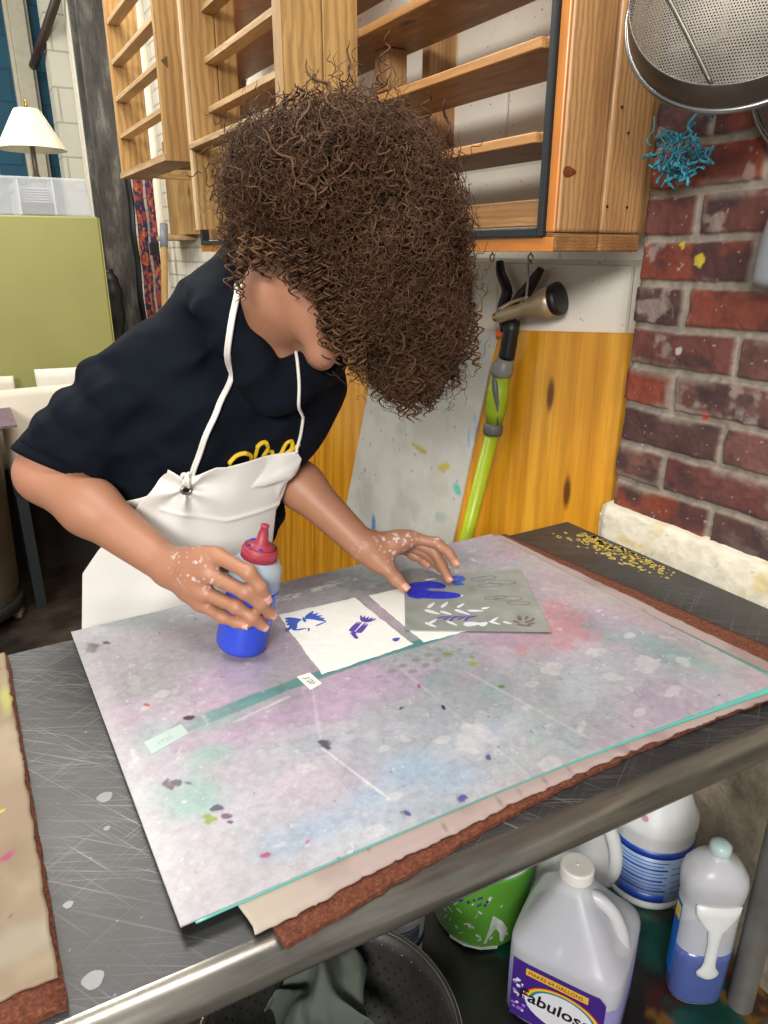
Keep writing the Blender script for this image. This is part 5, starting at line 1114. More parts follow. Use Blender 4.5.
# ------------------------------------------------------------------ signed-distance modelling for the figure
def sd_cone(P, a, b, ra, rb):
    a = np.asarray(a, float); b = np.asarray(b, float); ba = b - a; h = np.clip(((P - a) @ ba) / (ba @ ba + 1e-12), 0, 1)
    return np.sqrt(((P - a - h[:, None] * ba) ** 2).sum(1)) - (ra + (rb - ra) * h)
def sd_ell(P, c, R, axes=None):
    q = P - np.asarray(c, float)
    if axes is not None: q = q @ np.asarray(axes).T
    R = np.asarray(R, float); k0 = np.sqrt(((q / R) ** 2).sum(1)); k1 = np.sqrt(((q / R ** 2) ** 2).sum(1)) + 1e-9
    return k0 * (k0 - 1.0) / k1
class SDF:
    def __init__(s): s.p = []; s.disp = None
    def cone(s, a, b, ra, rb, k=0.01): s.p.append(('c', (np.array(a, float), np.array(b, float), ra, rb), k, 1)); return s
    def chain(s, pts, rad, k=0.01):
        for i in range(len(pts) - 1): s.cone(pts[i], pts[i+1], rad[i], rad[i+1], k)
        return s
    def ell(s, c, R, axes=None, k=0.01): s.p.append(('e', (np.array(c, float), R, axes), k, 1)); return s
    def sub(s, a, b, ra, rb, k=0.01): s.p.append(('c', (np.array(a, float), np.array(b, float), ra, rb), k, -1)); return s
    def subell(s, c, R, axes=None, k=0.01): s.p.append(('e', (np.array(c, float), R, axes), k, -1)); return s
    def plane(s, c, n, k=0.004, ball=None): s.p.append(('pl', (np.array(c, float), np.array(n, float) / np.linalg.norm(n), ball), k, -2)); return s
    def fn(s, f, k=0.01): s.p.append(('f', f, k, 1)); return s
    def prim(s, i, P):
        t, a, k, m = s.p[i]
        if t == 'f': return a(P)
        if t == 'c': return sd_cone(P, *a)
        if t == 'e': return sd_ell(P, *a)
        d = (P - a[0]) @ a[1]
        return d
    def __call__(s, P, idx=None):
        d = np.full(len(P), 9.0)
        for i in (range(len(s.p)) if idx is None else idx):
            e = s.prim(i, P); k = s.p[i][2]; m = s.p[i][3]
            if m == 1:
                h = np.clip(k - np.abs(d - e), 0, None) / k; d = np.minimum(d, e) - h * h * k * 0.25
            elif m == -1:
                e = -e; h = np.clip(k - np.abs(d - e), 0, None) / k; d = np.maximum(d, e) + h * h * k * 0.25
            else: d = np.maximum(d, e)
        if s.disp is not None:
            near = np.abs(d) < 0.04
            if near.any(): d[near] = d[near] + s.disp(P[near])
        return d
    def grad(s, P, e=0.002):
        g = np.zeros_like(P)
        for ax in range(3):
            o = np.zeros(3); o[ax] = e; g[:, ax] = (s(P + o) - s(P - o)) / (2 * e)
        return g / (np.linalg.norm(g, axis=1)[:, None] + 1e-9)
    def cast(s, P, d, off=0.0, back=.12, it=60):
        P = np.array(P, float) - d * back
        for _ in range(it): P = P + d * np.clip((s(P) - off) * .7, -.02, .02)[:, None]
        return P
    def snap(s, P, off=0.0, it=12):
        P = np.array(P, float)
        for _ in range(it): P = P - s.grad(P) * (s(P) - off)[:, None] * 0.9
        return P
def surface_nets(sdf, lo, hi, h, N=22):
    lo = np.array(lo, float); hi = np.array(hi, float); nb = np.ceil((hi - lo) / (h * N)).astype(int)
    gi = np.stack(np.meshgrid(*[np.arange(n) for n in nb], indexing='ij'), -1).reshape(-1, 3)
    cen = lo + (gi + 0.5) * N * h; hd = N * h * 0.5 * math.sqrt(3)
    add = [i for i in range(len(sdf.p)) if sdf.p[i][3] == 1]; oth = [i for i in range(len(sdf.p)) if sdf.p[i][3] != 1]
    pd = {i: sdf.prim(i, cen) for i in range(len(sdf.p))}
    keep = np.min(np.stack([pd[i] - sdf.p[i][2] for i in add]), 0) < hd + 0.02
    IDS = []; VS = []; QS = []
    ax = np.arange(-1, N + 1)
    off = np.stack(np.meshgrid(ax, ax, ax, indexing='ij'), -1).reshape(-1, 3)
    DIM = nb * N + 4
    def gid(c): c = c + 2; return (c[..., 0] * DIM[1] + c[..., 1]) * DIM[2] + c[..., 2]
    for b in np.nonzero(keep)[0]:
        idx = [i for i in range(len(sdf.p)) if (sdf.p[i][3] == 1 and pd[i][b] < hd + sdf.p[i][2] + 0.03) or (sdf.p[i][3] == -1 and pd[i][b] < hd + sdf.p[i][2] + 0.03) or sdf.p[i][3] == -2]
        if not any(sdf.p[i][3] == 1 for i in idx): continue
        base = gi[b] * N; P = lo + (base + off) * h
        D = sdf(P, idx).reshape(N + 2, N + 2, N + 2)
        if D.min() > 0 or D.max() < 0: continue
        ins = D < 0
        c8 = sum(ins[i:N+1+i, j:N+1+j, k:N+1+k].astype(np.int8) for i in (0, 1) for j in (0, 1) for k in (0, 1))
        act = (c8 > 0) & (c8 < 8); ci = np.argwhere(act)
        if len(ci) == 0: continue
        acc = np.zeros((len(ci), 3)); cnt = np.zeros(len(ci))
        C = list((i, j, k) for i in (0, 1) for j in (0, 1) for k in (0, 1))
        for a in C:
            for q in range(3):
                if a[q] == 1: continue
                e = list(a); e[q] = 1
                da = D[ci[:, 0] + a[0], ci[:, 1] + a[1], ci[:, 2] + a[2]]; de = D[ci[:, 0] + e[0], ci[:, 1] + e[1], ci[:, 2] + e[2]]
                s_ = (da < 0) != (de < 0); t = np.where(s_, da / (da - de + 1e-12), 0)
                p = np.tile(np.array(a, float), (len(ci), 1)); p[:, q] = t
                acc += p * s_[:, None]; cnt += s_
        V = acc / cnt[:, None]; gc = ci - 1 + base
        IDS.append(gid(gc)); VS.append(lo + (gc + V) * h)
        # quads: owned points 0..N-1 -> array index 1..N
        for q in range(3):
            A = ins[1:N+1, 1:N+1, 1:N+1]; sl = [slice(1, N+1)] * 3; sl[q] = slice(2, N+2); B = ins[tuple(sl)]
            e = np.argwhere(A != B)
            if len(e) == 0: continue
            fl = A[e[:, 0], e[:, 1], e[:, 2]]
            u, w = [(1, 2), (2, 0), (0, 1)][q]; g = e + base
            def cell(du, dw): t = g.copy(); t[:, u] += du; t[:, w] += dw; return gid(t)
            Q = np.stack([cell(-1, -1), cell(0, -1), cell(0, 0), cell(-1, 0)], 1)
            Q[~fl] = Q[~fl][:, ::-1]; QS.append(Q)
    ids = np.concatenate(IDS); vs = np.concatenate(VS); Q = np.concatenate(QS)
    un, first = np.unique(ids, return_index=True); V = vs[first]
    pos = np.searchsorted(un, Q.ravel()).clip(0, len(un) - 1); ok = (un[pos] == Q.ravel()).reshape(Q.shape).all(1)
    F = pos.reshape(Q.shape)[ok]
    lab = np.arange(len(V))                     # keep the largest connected piece
    for _ in range(400):
        m = lab[F].min(1); new = lab.copy(); np.minimum.at(new, F.ravel(), np.repeat(m, 4)); new = new[new]
        if (new == lab).all(): break
        lab = new
    u, c = np.unique(lab[F[:, 0]], return_counts=True); F = F[lab[F[:, 0]] == u[c.argmax()]]
    us = np.unique(F); re = np.full(len(V), -1); re[us] = np.arange(len(us))
    return V[us], re[F]
def smooth_mesh(V, F, it=1, lam=0.5):
    E = np.concatenate([F[:, [0, 1]], F[:, [1, 2]], F[:, [2, 3]], F[:, [3, 0]]]); E = np.concatenate([E, E[:, ::-1]])
    for _ in range(it):
        s = np.zeros_like(V); c = np.zeros(len(V)); np.add.at(s, E[:, 0], V[E[:, 1]]); np.add.at(c, E[:, 0], 1)
        V = V + lam * (s / np.maximum(c, 1)[:, None] - V)
    return V
def mesh_obj(name, V, F, mats, parent=None, col=None, root=None):
    off = np.array(parent.location) if parent is not None else np.zeros(3)
    if root is not None: off = np.array(root)
    me = bpy.data.meshes.new(name); n = len(V); k = F.shape[1]
    me.vertices.add(n); me.vertices.foreach_set('co', (V - off).astype(np.float32).ravel())
    me.loops.add(F.size); me.loops.foreach_set('vertex_index', F.astype(np.int32).ravel())
    me.polygons.add(len(F)); me.polygons.foreach_set('loop_start', np.arange(0, F.size, k, dtype=np.int32))
    me.update(calc_edges=True); me.validate()
    me.polygons.foreach_set('use_smooth', np.ones(len(me.polygons), bool))
    for m in (mats if isinstance(mats, list) else [mats]): me.materials.append(m)
    a = me.attributes.new('wc', 'FLOAT_VECTOR', 'POINT'); a.data.foreach_set('vector', V.astype(np.float32).ravel())
    if col is not None:
        c = me.color_attributes.new('Col', 'FLOAT_COLOR', 'POINT'); cc = np.ones((n, 4), np.float32); cc[:, :3] = col; c.data.foreach_set('color', cc.ravel())
    o = bpy.data.objects.new(name, me); COL.objects.link(o)
    if parent is not None: o.parent = parent
    return o
J = {'r_arm': [[0.2632, 1.072, 1.2653], [0.0726, 1.1128, 1.1151], [0.1895, 0.9145, 1.0193]],
 'r_index': [[0.235, 0.8296, 1.0562], [0.2586, 0.7825, 1.0458], [0.2694, 0.7762, 1.0266], [0.2768, 0.7777, 1.0088]],
 'r_middle': [[0.2216, 0.835, 1.0319], [0.2538, 0.7852, 1.0197], [0.2709, 0.7811, 1.0004], [0.2843, 0.7838, 0.9813]],
 'r_ring': [[0.2147, 0.8413, 1.0053], [0.2439, 0.795, 0.9969], [0.2587, 0.7835, 0.984], [0.2722, 0.7827, 0.9677]],
 'r_little': [[0.2121, 0.8474, 0.9859], [0.2308, 0.8158, 0.9764], [0.2419, 0.7979, 0.9746], [0.251, 0.7863, 0.9733]],
 'r_thumb': [[0.2127, 0.8863, 1.0309], [0.2549, 0.8828, 1.0229], [0.2906, 0.8668, 1.0031], [0.3095, 0.842, 0.9936]],
 'l_arm': [[0.4433, 1.0373, 1.2224], [0.4033, 1.1066, 1.1117], [0.5022, 0.934, 0.9744]],
 'l_index': [[0.5782, 0.9075, 0.9839], [0.6081, 0.8821, 0.978], [0.6189, 0.8632, 0.9652], [0.6203, 0.845, 0.9526]],
 'l_middle': [[0.5831, 0.9243, 0.9716], [0.6121, 0.896, 0.958], [0.6149, 0.8759, 0.94], [0.6126, 0.8518, 0.9245]],
 'l_ring': [[0.5845, 0.9419, 0.9578], [0.6119, 0.9192, 0.9458], [0.6157, 0.8974, 0.9369], [0.6145, 0.8807, 0.9311]],
 'l_little': [[0.5846, 0.9581, 0.9465], [0.6042, 0.941, 0.9338], [0.6112, 0.9266, 0.9275], [0.6141, 0.9156, 0.9240]],
 'l_thumb': [[0.5167, 0.9141, 0.956], [0.5241, 0.8983, 0.9465], [0.5299, 0.8799, 0.9340], [0.5372, 0.8642, 0.9228]],
 'neck_base': [0.3894, 0.9991, 1.3026],
 'throat': [0.3791, 0.9589, 1.2415],
 'hood': [[0.3686, 0.9419, 1.2295], [0.3344, 0.9443, 1.2789], [0.3146, 0.973, 1.3357], [0.3388, 1.0284, 1.3731], [0.41, 1.0796, 1.3869], [0.4758, 1.0532, 1.3425], [0.4647, 0.9903, 1.289], [0.4069, 0.9429, 1.2599], [0.3686, 0.9419, 1.2295]],
 'hood_bulk': [[0.3285, 1.0805, 1.333], [0.2918, 1.0902, 1.2963]],
 'strap_right_side': [[0.2385, 0.9766, 1.111], [0.261, 0.9636, 1.1649], [0.2956, 0.9552, 1.2398], [0.3181, 0.9537, 1.3016], [0.3271, 0.9543, 1.3443], [0.3331, 0.9624, 1.3694]],
 'strap_left_side': [[0.394, 0.9503, 1.1459], [0.4042, 0.9444, 1.1833], [0.4095, 0.9414, 1.2271], [0.4082, 0.9421, 1.2627], [0.4033, 0.945, 1.2947]],
 'knot': [[0.2379, 0.9711, 1.1214], [0.3298, 0.9527, 1.3712]],
 'tie': [[0.2098, 1.0162, 1.0801], [0.1781, 1.0403, 1.0675], [0.15, 1.0681, 1.0497]],
 'letters': [[[0.3008, 0.9811, 1.121], [0.3051, 0.9786, 1.1307], [0.3132, 0.9739, 1.1422], [0.3223, 0.9686, 1.1469], [0.3288, 0.9649, 1.1457], [0.3292, 0.9646, 1.1404], [0.3249, 0.9671, 1.1299], [0.3233, 0.968, 1.1272]], [[0.3261, 0.9664, 1.1325], [0.3338, 0.962, 1.1439], [0.3404, 0.9582, 1.1579], [0.3459, 0.955, 1.164], [0.3502, 0.9525, 1.164], [0.3507, 0.9522, 1.1579], [0.3475, 0.9541, 1.1527], [0.3427, 0.9568, 1.1457], [0.3377, 0.9597, 1.1343]], [[0.3385, 0.9592, 1.136], [0.3442, 0.956, 1.1466], [0.3497, 0.9528, 1.1535], [0.3541, 0.9503, 1.1527], [0.3538, 0.9504, 1.1474], [0.3498, 0.9527, 1.1413], [0.3466, 0.9546, 1.136]], [[0.3512, 0.9519, 1.1396], [0.3581, 0.948, 1.1448], [0.365, 0.944, 1.1509], [0.3714, 0.9403, 1.164], [0.376, 0.9376, 1.1691], [0.3796, 0.9355, 1.1691], [0.3798, 0.9354, 1.1622], [0.3769, 0.9371, 1.1562], [0.3708, 0.9406, 1.1509], [0.3655, 0.9437, 1.1457]], [[0.3642, 0.9444, 1.1509], [0.3647, 0.9441, 1.1457]], [[0.3769, 0.9371, 1.1553], [0.3829, 0.9336, 1.1605], [0.389, 0.9301, 1.1666]]]}
J['ringlets'] = [[[0.3549, 0.8516, 1.4332], [0.3541, 0.8406, 1.3788]], [[0.3707, 0.8425, 1.4388], [0.3776, 0.827, 1.3614]], [[0.3871, 0.833, 1.4355], [0.387, 0.8216, 1.3555]], [[0.4041, 0.8232, 1.4084], [0.4078, 0.8326, 1.3212]], [[0.4162, 0.8163, 1.376], [0.415, 0.8285, 1.2938]], [[0.4234, 0.8121, 1.3643], [0.4268, 0.8217, 1.2671]], [[0.3391, 0.8608, 1.4276], [0.3315, 0.8536, 1.388]], [[0.3208, 0.8714, 1.4332], [0.3125, 0.8646, 1.3846]], [[0.308, 0.8787, 1.4276], [0.2967, 0.8737, 1.3649]], [[0.3784, 0.8381, 1.422], [0.3708, 0.831, 1.3765]], [[0.397, 0.8273, 1.4163], [0.3952, 0.8169, 1.3437]], [[0.4107, 0.8195, 1.3643], [0.4074, 0.8329, 1.3026]], [[0.4318, 0.8072, 1.3524], [0.4379, 0.8153, 1.2581]], [[0.3477, 0.8558, 1.4332], [0.3442, 0.8463, 1.3926]], [[0.4091, 0.8204, 1.3935], [0.4109, 0.8309, 1.3088]], [[0.3311, 0.8654, 1.4332], [0.3223, 0.8589, 1.3926]]]
J['ringlets'] += [[[0.3982, 0.844, 1.3753], [0.4083, 0.8555, 1.2975]], [[0.4066, 0.8449, 1.3631], [0.4148, 0.8575, 1.2865]], [[0.4163, 0.8451, 1.3567], [0.427, 0.8562, 1.2753]]]
J['fringe'] = [[[0.4784, 0.8611, 1.299], [0.478, 0.8498, 1.2398]], [[0.4937, 0.8524, 1.2856], [0.4911, 0.8423, 1.226]], [[0.509, 0.8435, 1.2749], [0.5042, 0.8347, 1.2149]], [[0.5233, 0.8353, 1.2667], [0.521, 0.825, 1.2065]], [[0.5374, 0.8271, 1.2722], [0.5365, 0.8161, 1.2121]], [[0.5538, 0.8177, 1.2829], [0.5542, 0.8059, 1.2232]], [[0.5698, 0.8084, 1.299], [0.5716, 0.7958, 1.2398]], [[0.583, 0.8008, 1.3253], [0.586, 0.7875, 1.2669]], [[0.5911, 0.7961, 1.36], [0.5917, 0.7842, 1.3028]], [[0.5162, 0.8393, 1.264], [0.5079, 0.8326, 1.2037]], [[0.5446, 0.8229, 1.2667], [0.5426, 0.8126, 1.2065]]]
VR = np.array([0.8660, -0.5, 0.0]); VU = np.array([0.1710, 0.2962, 0.9397]); VF = np.array([0.4698, 0.8138, -0.3420])
_t = math.radians(35)
HF = VR * math.cos(_t) - VU * math.sin(_t) + VF * 0.12; HF /= np.linalg.norm(HF)
HU = VR * math.sin(_t) + VU * math.cos(_t); HU = HU - HF * (HU @ HF); HU /= np.linalg.norm(HU)
HS = np.cross(HF, HU)               # towards the person's right... sign does not matter, the head is symmetric
HC_ = np.array([0.435, 0.9036, 1.4148])
def hp(f, u, s=0.0): return HC_ + HF * f + HU * u + HS * s
AX = np.stack([HF, HS, HU])
A_ = np.array
PEL, CHE = A_((.235, 1.175, .88)), A_((.345, 1.066, 1.20)); RSH, LSH = A_(J['r_arm'][0]), A_(J['l_arm'][0])

body = SDF()
# trunk, hips and legs (mostly under the clothes), neck, head
for sx in (-.05, .05): body.cone(PEL + [sx, 0, 0], CHE + [sx * 1.1, 0.015, 0], .060, .062, .04)
for sx in (-1, 1):
    hip = A_((.245 + .055 * sx, 1.185, .84)); kn = A_((.235 + .085 * sx, 1.17, .46)); an = A_((.235 + .09 * sx, 1.225, .085))
    body.cone(hip, kn, .058, .042, .03).cone(kn, an, .045, .03, .02).cone(an, an + [0, -.10, -.05], .03, .025, .02)
body.cone(CHE + [-.03, .025, .06], RSH, .045, .045, .03).cone(CHE + [.03, .02, .04], LSH, .045, .045, .03)
nb, nt = A_(J['neck_base']), hp(-.022, -.075)
body.cone(nb, nt, .055, .050, .03).cone(CHE + [0, 0.01, .03], nb, .050, .052, .03).cone(A_(J['throat']), nb, .030, .046, .03)
body.ell(hp(-.012, .022), (.092, .073, .086), AX, .03).ell(hp(.028, -.050), (.058, .058, .062), AX, .03)
for s in (-1, 1): body.cone(hp(.0, -.070, .050 * s), hp(.062, -.108, .018 * s), .016, .015, .022); body.ell(hp(.062, -.040, .032 * s), (.02, .02, .022), AX, .02)
body.cone(hp(.070, -.110, -.010), hp(.070, -.110, .010), .0155, .0155, .02)
body.cone(hp(.086, -.008), hp(.106, -.048), .007, .0115, .012)
for s in (-1, 1): body.ell(hp(.096, -.052, .011 * s), (.009, .007, .007), AX, .006)
body.cone(hp(.087, -.076, -.018), hp(.093, -.076, 0), .005, .0065, .006).cone(hp(.093, -.076, 0), hp(.087, -.076, .018), .0065, .005, .006)
body.cone(hp(.085, -.086, -.014), hp(.091, -.087, 0), .005, .007, .006).cone(hp(.091, -.087, 0), hp(.085, -.086, .014), .007, .005, .006)
for s in (-1, 1):
    body.cone(hp(.078, .004, .016 * s), hp(.066, .002, .048 * s), .008, .007, .012)            # brow
    body.subell(hp(.098, -.016, .031 * s), (.016, .017, .012), AX, .012)                         # eye socket
    body.ell(hp(.076, -.017, .031 * s), (.012, .013, .011), AX, .004)                            # lidded eye
    e0 = hp(-.008, -.026, .076 * s)                                                              # ear: rim, lobe, hollow
    pts = [e0 + HF * (.016 * math.cos(a)) + HU * (.030 * math.sin(a)) + HS * s * (.004 + .006 * (math.cos(a) < .2)) for a in np.linspace(-1.9, 2.2, 9)]
    body.chain(pts, [.0065, .006, .005, .005, .005, .005, .005, .005, .0055], .005).ell(e0 - HU * .003, (.014, .006, .024), AX, .006)
# arms
RE, RW = A_(J['r_arm'][1]), A_(J['r_arm'][2]); LE, LW = A_(J['l_arm'][1]), A_(J['l_arm'][2])
body.cone(RSH, RE, .050, .040, .03); mid = RE * .62 + RW * .38; body.cone(RE, mid, .041, .039, .02).cone(mid, RW, .039, .0255, .02)
body.cone(LSH, LE, .050, .038, .03); mid = LE * .6 + LW * .4; body.cone(LE, mid, .038, .036, .02).cone(mid, LW, .036, .0245, .02)
# hands
def hand(pref, W, names, rads, palm, thumb_r, k=.005):
    mcps = [A_(J[pref + n][0]) for n in names]
    for i, m in enumerate(mcps):
        w = W + (m - W) * .12
        body.cone(w, m, .0195 if i in (1, 2) else .0165, palm[i], .016)
    for a, b in zip(mcps[:-1], mcps[1:]): body.cone(W * .35 + a * .65, W * .35 + b * .65, .0125, .0125, .014); body.cone(a * .93 + W * .07, b * .93 + W * .07, .0095, .0095, .008)
    for n, r, m in zip(names, rads, mcps):
        p = [A_(q) for q in J[pref + n]]
        body.chain(p, [r * 1.12, r * 1.02, r * .93, r * .80], k)
        body.ell(p[1] * .97 + p[0] * .03, (r * 1.07,) * 3, None, .004)
    t = [A_(q) for q in J[pref + 'thumb']]; body.cone(W * .8 + t[0] * .2, t[0], .016, .0165, .014); body.chain(t, [.0155, thumb_r * 1.15, thumb_r, thumb_r * .82], .010)
    body.cone(t[0], mcps[0] * .8 + W * .2, .012, .010, .018)
hand('r_', RW, ('index', 'middle', 'ring', 'little'), (.0090, .0092, .0088, .0078), (.0115, .012, .0115, .0105), .0098)
hand('l_', LW, ('index', 'middle', 'ring', 'little'), (.0086, .0088, .0083, .0073), (.0115, .012, .0115, .0100), .0096)
bV, bF = surface_nets(body, (-.02, .72, .0), (.75, 1.36, 1.56), .0026)
bV = smooth_mesh(bV, bF, 1, .4)
sk_c = L3('#a6755a') * (0.93 + .14 * fbm(bV[:, 0] * 40, bV[:, 1] * 40, bV[:, 2] * 40, seed=3)[:, None])
def tint(c, p, r, h, a, soft=.6):
    d = np.sqrt(((bV - A_(p)) ** 2).sum(1)); m = (sst(r, r * (1 - soft), d) * a)[:, None]; return c * (1 - m) + L3(h) * m
for pref in ('r_', 'l_'):
    for n in ('index', 'middle', 'ring', 'little'):
        q = J[pref + n]; sk_c = tint(sk_c, q[3], .012, '#c88a70', .6); sk_c = tint(sk_c, q[1], .011, '#a36a4e', .45); sk_c = tint(sk_c, q[0], .014, '#b87a5c', .4)
    sk_c = tint(sk_c, J[pref + 'thumb'][3], .013, '#c88a70', .6)
sk_c = tint(sk_c, RE, .07, '#c0826a', .4); sk_c = tint(sk_c, hp(.092, -.081), .018, '#a8604e', .6); sk_c = tint(sk_c, hp(.06, -.05, .05), .04, '#bd7f62', .5); sk_c = tint(sk_c, hp(.06, -.05, -.05), .04, '#bd7f62', .5)
# dried white paint on the hands and forearms
pn = fbm(bV[:, 0] * 230, bV[:, 1] * 230, bV[:, 2] * 230, seed=61, oct=3)
for p, r, th in ((RW * .45 + A_(J['r_index'][0]) * .55, .045, .66), (LW * .4 + A_(J['l_index'][0]) * .6, .05, .60), (LW, .03, .62), (RE * .62 + RW * .38, .045, .68), (A_(J['r_middle'][0]), .03, .64), (RE * .2 + RW * .8, .03, .68), (A_(J['l_index'][1]), .02, .66)):
    m = (sst(r, r * .5, np.sqrt(((bV - p) ** 2).sum(1))) * sst(th, th + .025, pn) * .75)[:, None]; sk_c = sk_c * (1 - m) + L3('#d8d0cc') * m
pm = vcol('skin', 0.48, 0.12, 420, Subsurface_Weight=0.12, Subsurface_Radius=(0.012, 0.005, 0.003), Subsurface_Scale=0.6)
person = mesh_obj('person', bV, bF, pm, None, sk_c)
tag(person, 'person with big curly brown hair, navy sweatshirt and white apron leaning over the table', 'person')
def child(name, V, F, mat, col=None): return mesh_obj(name, np.asarray(V, float), F, mat, person, col)
def childmb(mb, name, mat, **kw): return mb.build(name, mat, person, **kw)
# finger nails
def nail(mb, tipc, prev, r, outward):
    t = A_(tipc) - A_(prev); t /= np.linalg.norm(t); o = A_(outward, ) if False else np.array(outward, float); o = o - t * (o @ t); o /= np.linalg.norm(o); b = np.cross(t, o)
    c = A_(tipc) + t * r * .15; V = []
    for i in range(7):
        for j in range(7):
            s_, q_ = i / 6 - .5, j / 6 - .5; a = q_ * 1.7; rr = r * .99
            V.append(c + t * (s_ * r * 1.5) + o * (rr * math.cos(a) - .0002 - (s_ + .5) * r * .10) + b * rr * math.sin(a) * (1 - .25 * max(0, s_) * 2 * s_))
    mb.add(V, gridF(7, 7), 0, None, True)
NP = plain('nail', '#cfa08c', .3)
for n, r in (('index', .0072), ('middle', .0070), ('ring', .0066), ('little', .0059)):
    for pf, rr, ow in (('r_', r, A_(J['r_' + n][3]) - A_((.264, .826, J['r_' + n][3][2]))), ('l_', r * .94, (.25, -.2, .9))):
        mb = MB(); q = J[pf + n]; nail(mb, q[3], q[2], rr, ow); childmb(mb, 'fingernail', NP).modifiers.new('sol', 'SOLIDIFY').thickness = .0006
for pf, ow in (('l_', (.1, -.8, .5)), ('r_', (.6, .8, .1))):
    mb = MB(); q = J[pf + 'thumb']; nail(mb, q[3], q[2], .008, ow); childmb(mb, 'fingernail', NP).modifiers.new('sol', 'SOLIDIFY').thickness = .0006

# ------------------------------------------------------------------ sweatshirt
hood = SDF()
for sx in (-.055, .055): hood.cone(PEL + [sx * .9 + .012, 0, -.02], CHE + [sx * 1.1, 0, 0], .080, .094, .05)
hood.cone(CHE + [-.05, .015, .05], RSH + [0, 0, -.004], .082, .058, .05).cone(CHE + [.05, .01, .03], LSH + [0, 0, -.004], .082, .056, .05)
sl = SDF(); ud = RE - RSH; cut = RSH + ud * .86
udn = ud / np.linalg.norm(ud); ND = udn * .72 - VU * .55 + VR * .1; ND /= np.linalg.norm(ND)
slv = SDF(); slv.cone(RSH, RSH + ud * 1.05, .060, .056, .03)
slv.cone(cut - ud * .22, cut + ud * .02, .060, .058, .02)
for tt, rr, ww in ((.44, .062, .016), (.60, .064, .015), (.74, .065, .014)):      # pushed-up rolls
    c_ = RSH + ud * tt; uu, vv = frame_of(ud); ph = tt * 9
    pts = [c_ + (rr - .012) * (uu * math.cos(a) + vv * math.sin(a)) + ud * (.05 * math.sin(a + ph)) for a in np.linspace(0, 6.283, 13)]
    slv.chain(pts, [ww] * 13, .012)
hood.fn(lambda P: np.maximum(slv(P), (P - cut) @ ND), .03)
ul = LE - LSH; hood.cone(LSH, LE + ul * .05, .056, .050, .03)
H_ = [A_(q) for q in J['hood']]; hs = spline(H_, 22)
hood.chain(list(hs), list(np.interp(np.linspace(0, 1, 22), [0, .2, .4, .6, .8, 1], [.016, .025, .034, .036, .026, .016])), .02)
hood.ell(J['hood_bulk'][0], (.058, .060, .044), None, .04).ell(J['hood_bulk'][1], (.050, .050, .034), None, .03)
# neck opening and sleeve openings
hood.sub(A_(J['throat']) + [0.0, -.012, -.012], nb + (nt - nb) * .25 + [.004, -.008, 0], .010, .044, .008).sub(nb + VR * .006, nt + (nt - nb) * .6, .040, .064, .006)
elb = LE + (LW - LE) * .02; fd = (LW - LE) / np.linalg.norm(LW - LE); hood.sub(elb + fd * .055, elb + fd * .22, .07, .07, .006)
def folds(P):
    x, y, z = P[:, 0], P[:, 1], P[:, 2]
    w = (fbm(x * 9 + z * 3, y * 9, z * 7, seed=5, oct=3) - .5) * .024
    r = np.abs(fbm((x * .8 + z * .6) * 13, y * 9, (z - x * .7) * 16, seed=15, oct=2) - .5)
    tt = np.clip(((P - RSH) @ ud) / (ud @ ud), -.2, 1.2); on = sst(.16, .10, np.sqrt(((P - RSH - tt[:, None] * ud) ** 2).sum(1))) * sst(-.05, .35, tt)
    cuff = on * sst(.76, .80, tt)
    return (w + r * .034 - .011) * (1 - .85 * cuff) + .0 * on
hood.disp = folds
hV, hF = surface_nets(hood, (-.02, .78, .78), (.62, 1.34, 1.48), .0042, 20)
hV = smooth_mesh(hV, hF, 2, .5)
shirt = child('sweatshirt', hV, hF, M['sweatshirt_navy'])
# ribbed cuff above the right elbow
uu, vv = frame_of(ud); mb = MB(); V = []; nk = 120
for i, (tt, rr) in enumerate(((.78, .0565), (.80, .0590), (.84, .0600), (.90, .0590), (.925, .0575), (.928, .055), (.90, .0525))):
    for k in range(nk):
        a = 2 * math.pi * k / nk; r = rr + (.0009 if k % 2 else -.0004); w_ = r * (uu * math.cos(a) + vv * math.sin(a)); V.append(RSH + ud * tt + w_ - udn * np.clip((w_ @ ND) / (udn @ ND), -.05, .05))
mb.add(V, [(i*nk+k, i*nk+(k+1) % nk, (i+1)*nk+(k+1) % nk, (i+1)*nk+k) for i in range(6) for k in range(nk)], 0, None, True)
mb.build('cuff', M['sweatshirt_navy'], shirt)
# yellow script letters on the chest, cut off by the apron
mb = MB()
for l in J['letters']:
    mb = MB(); n_ = 10 * len(l); P = hood.cast(spline(l, n_), VF, .0004)
    tube(mb, P, .0034, 10, flat=.5, up=-VF); mb.build('script_letter', M['yellow_print'], shirt)

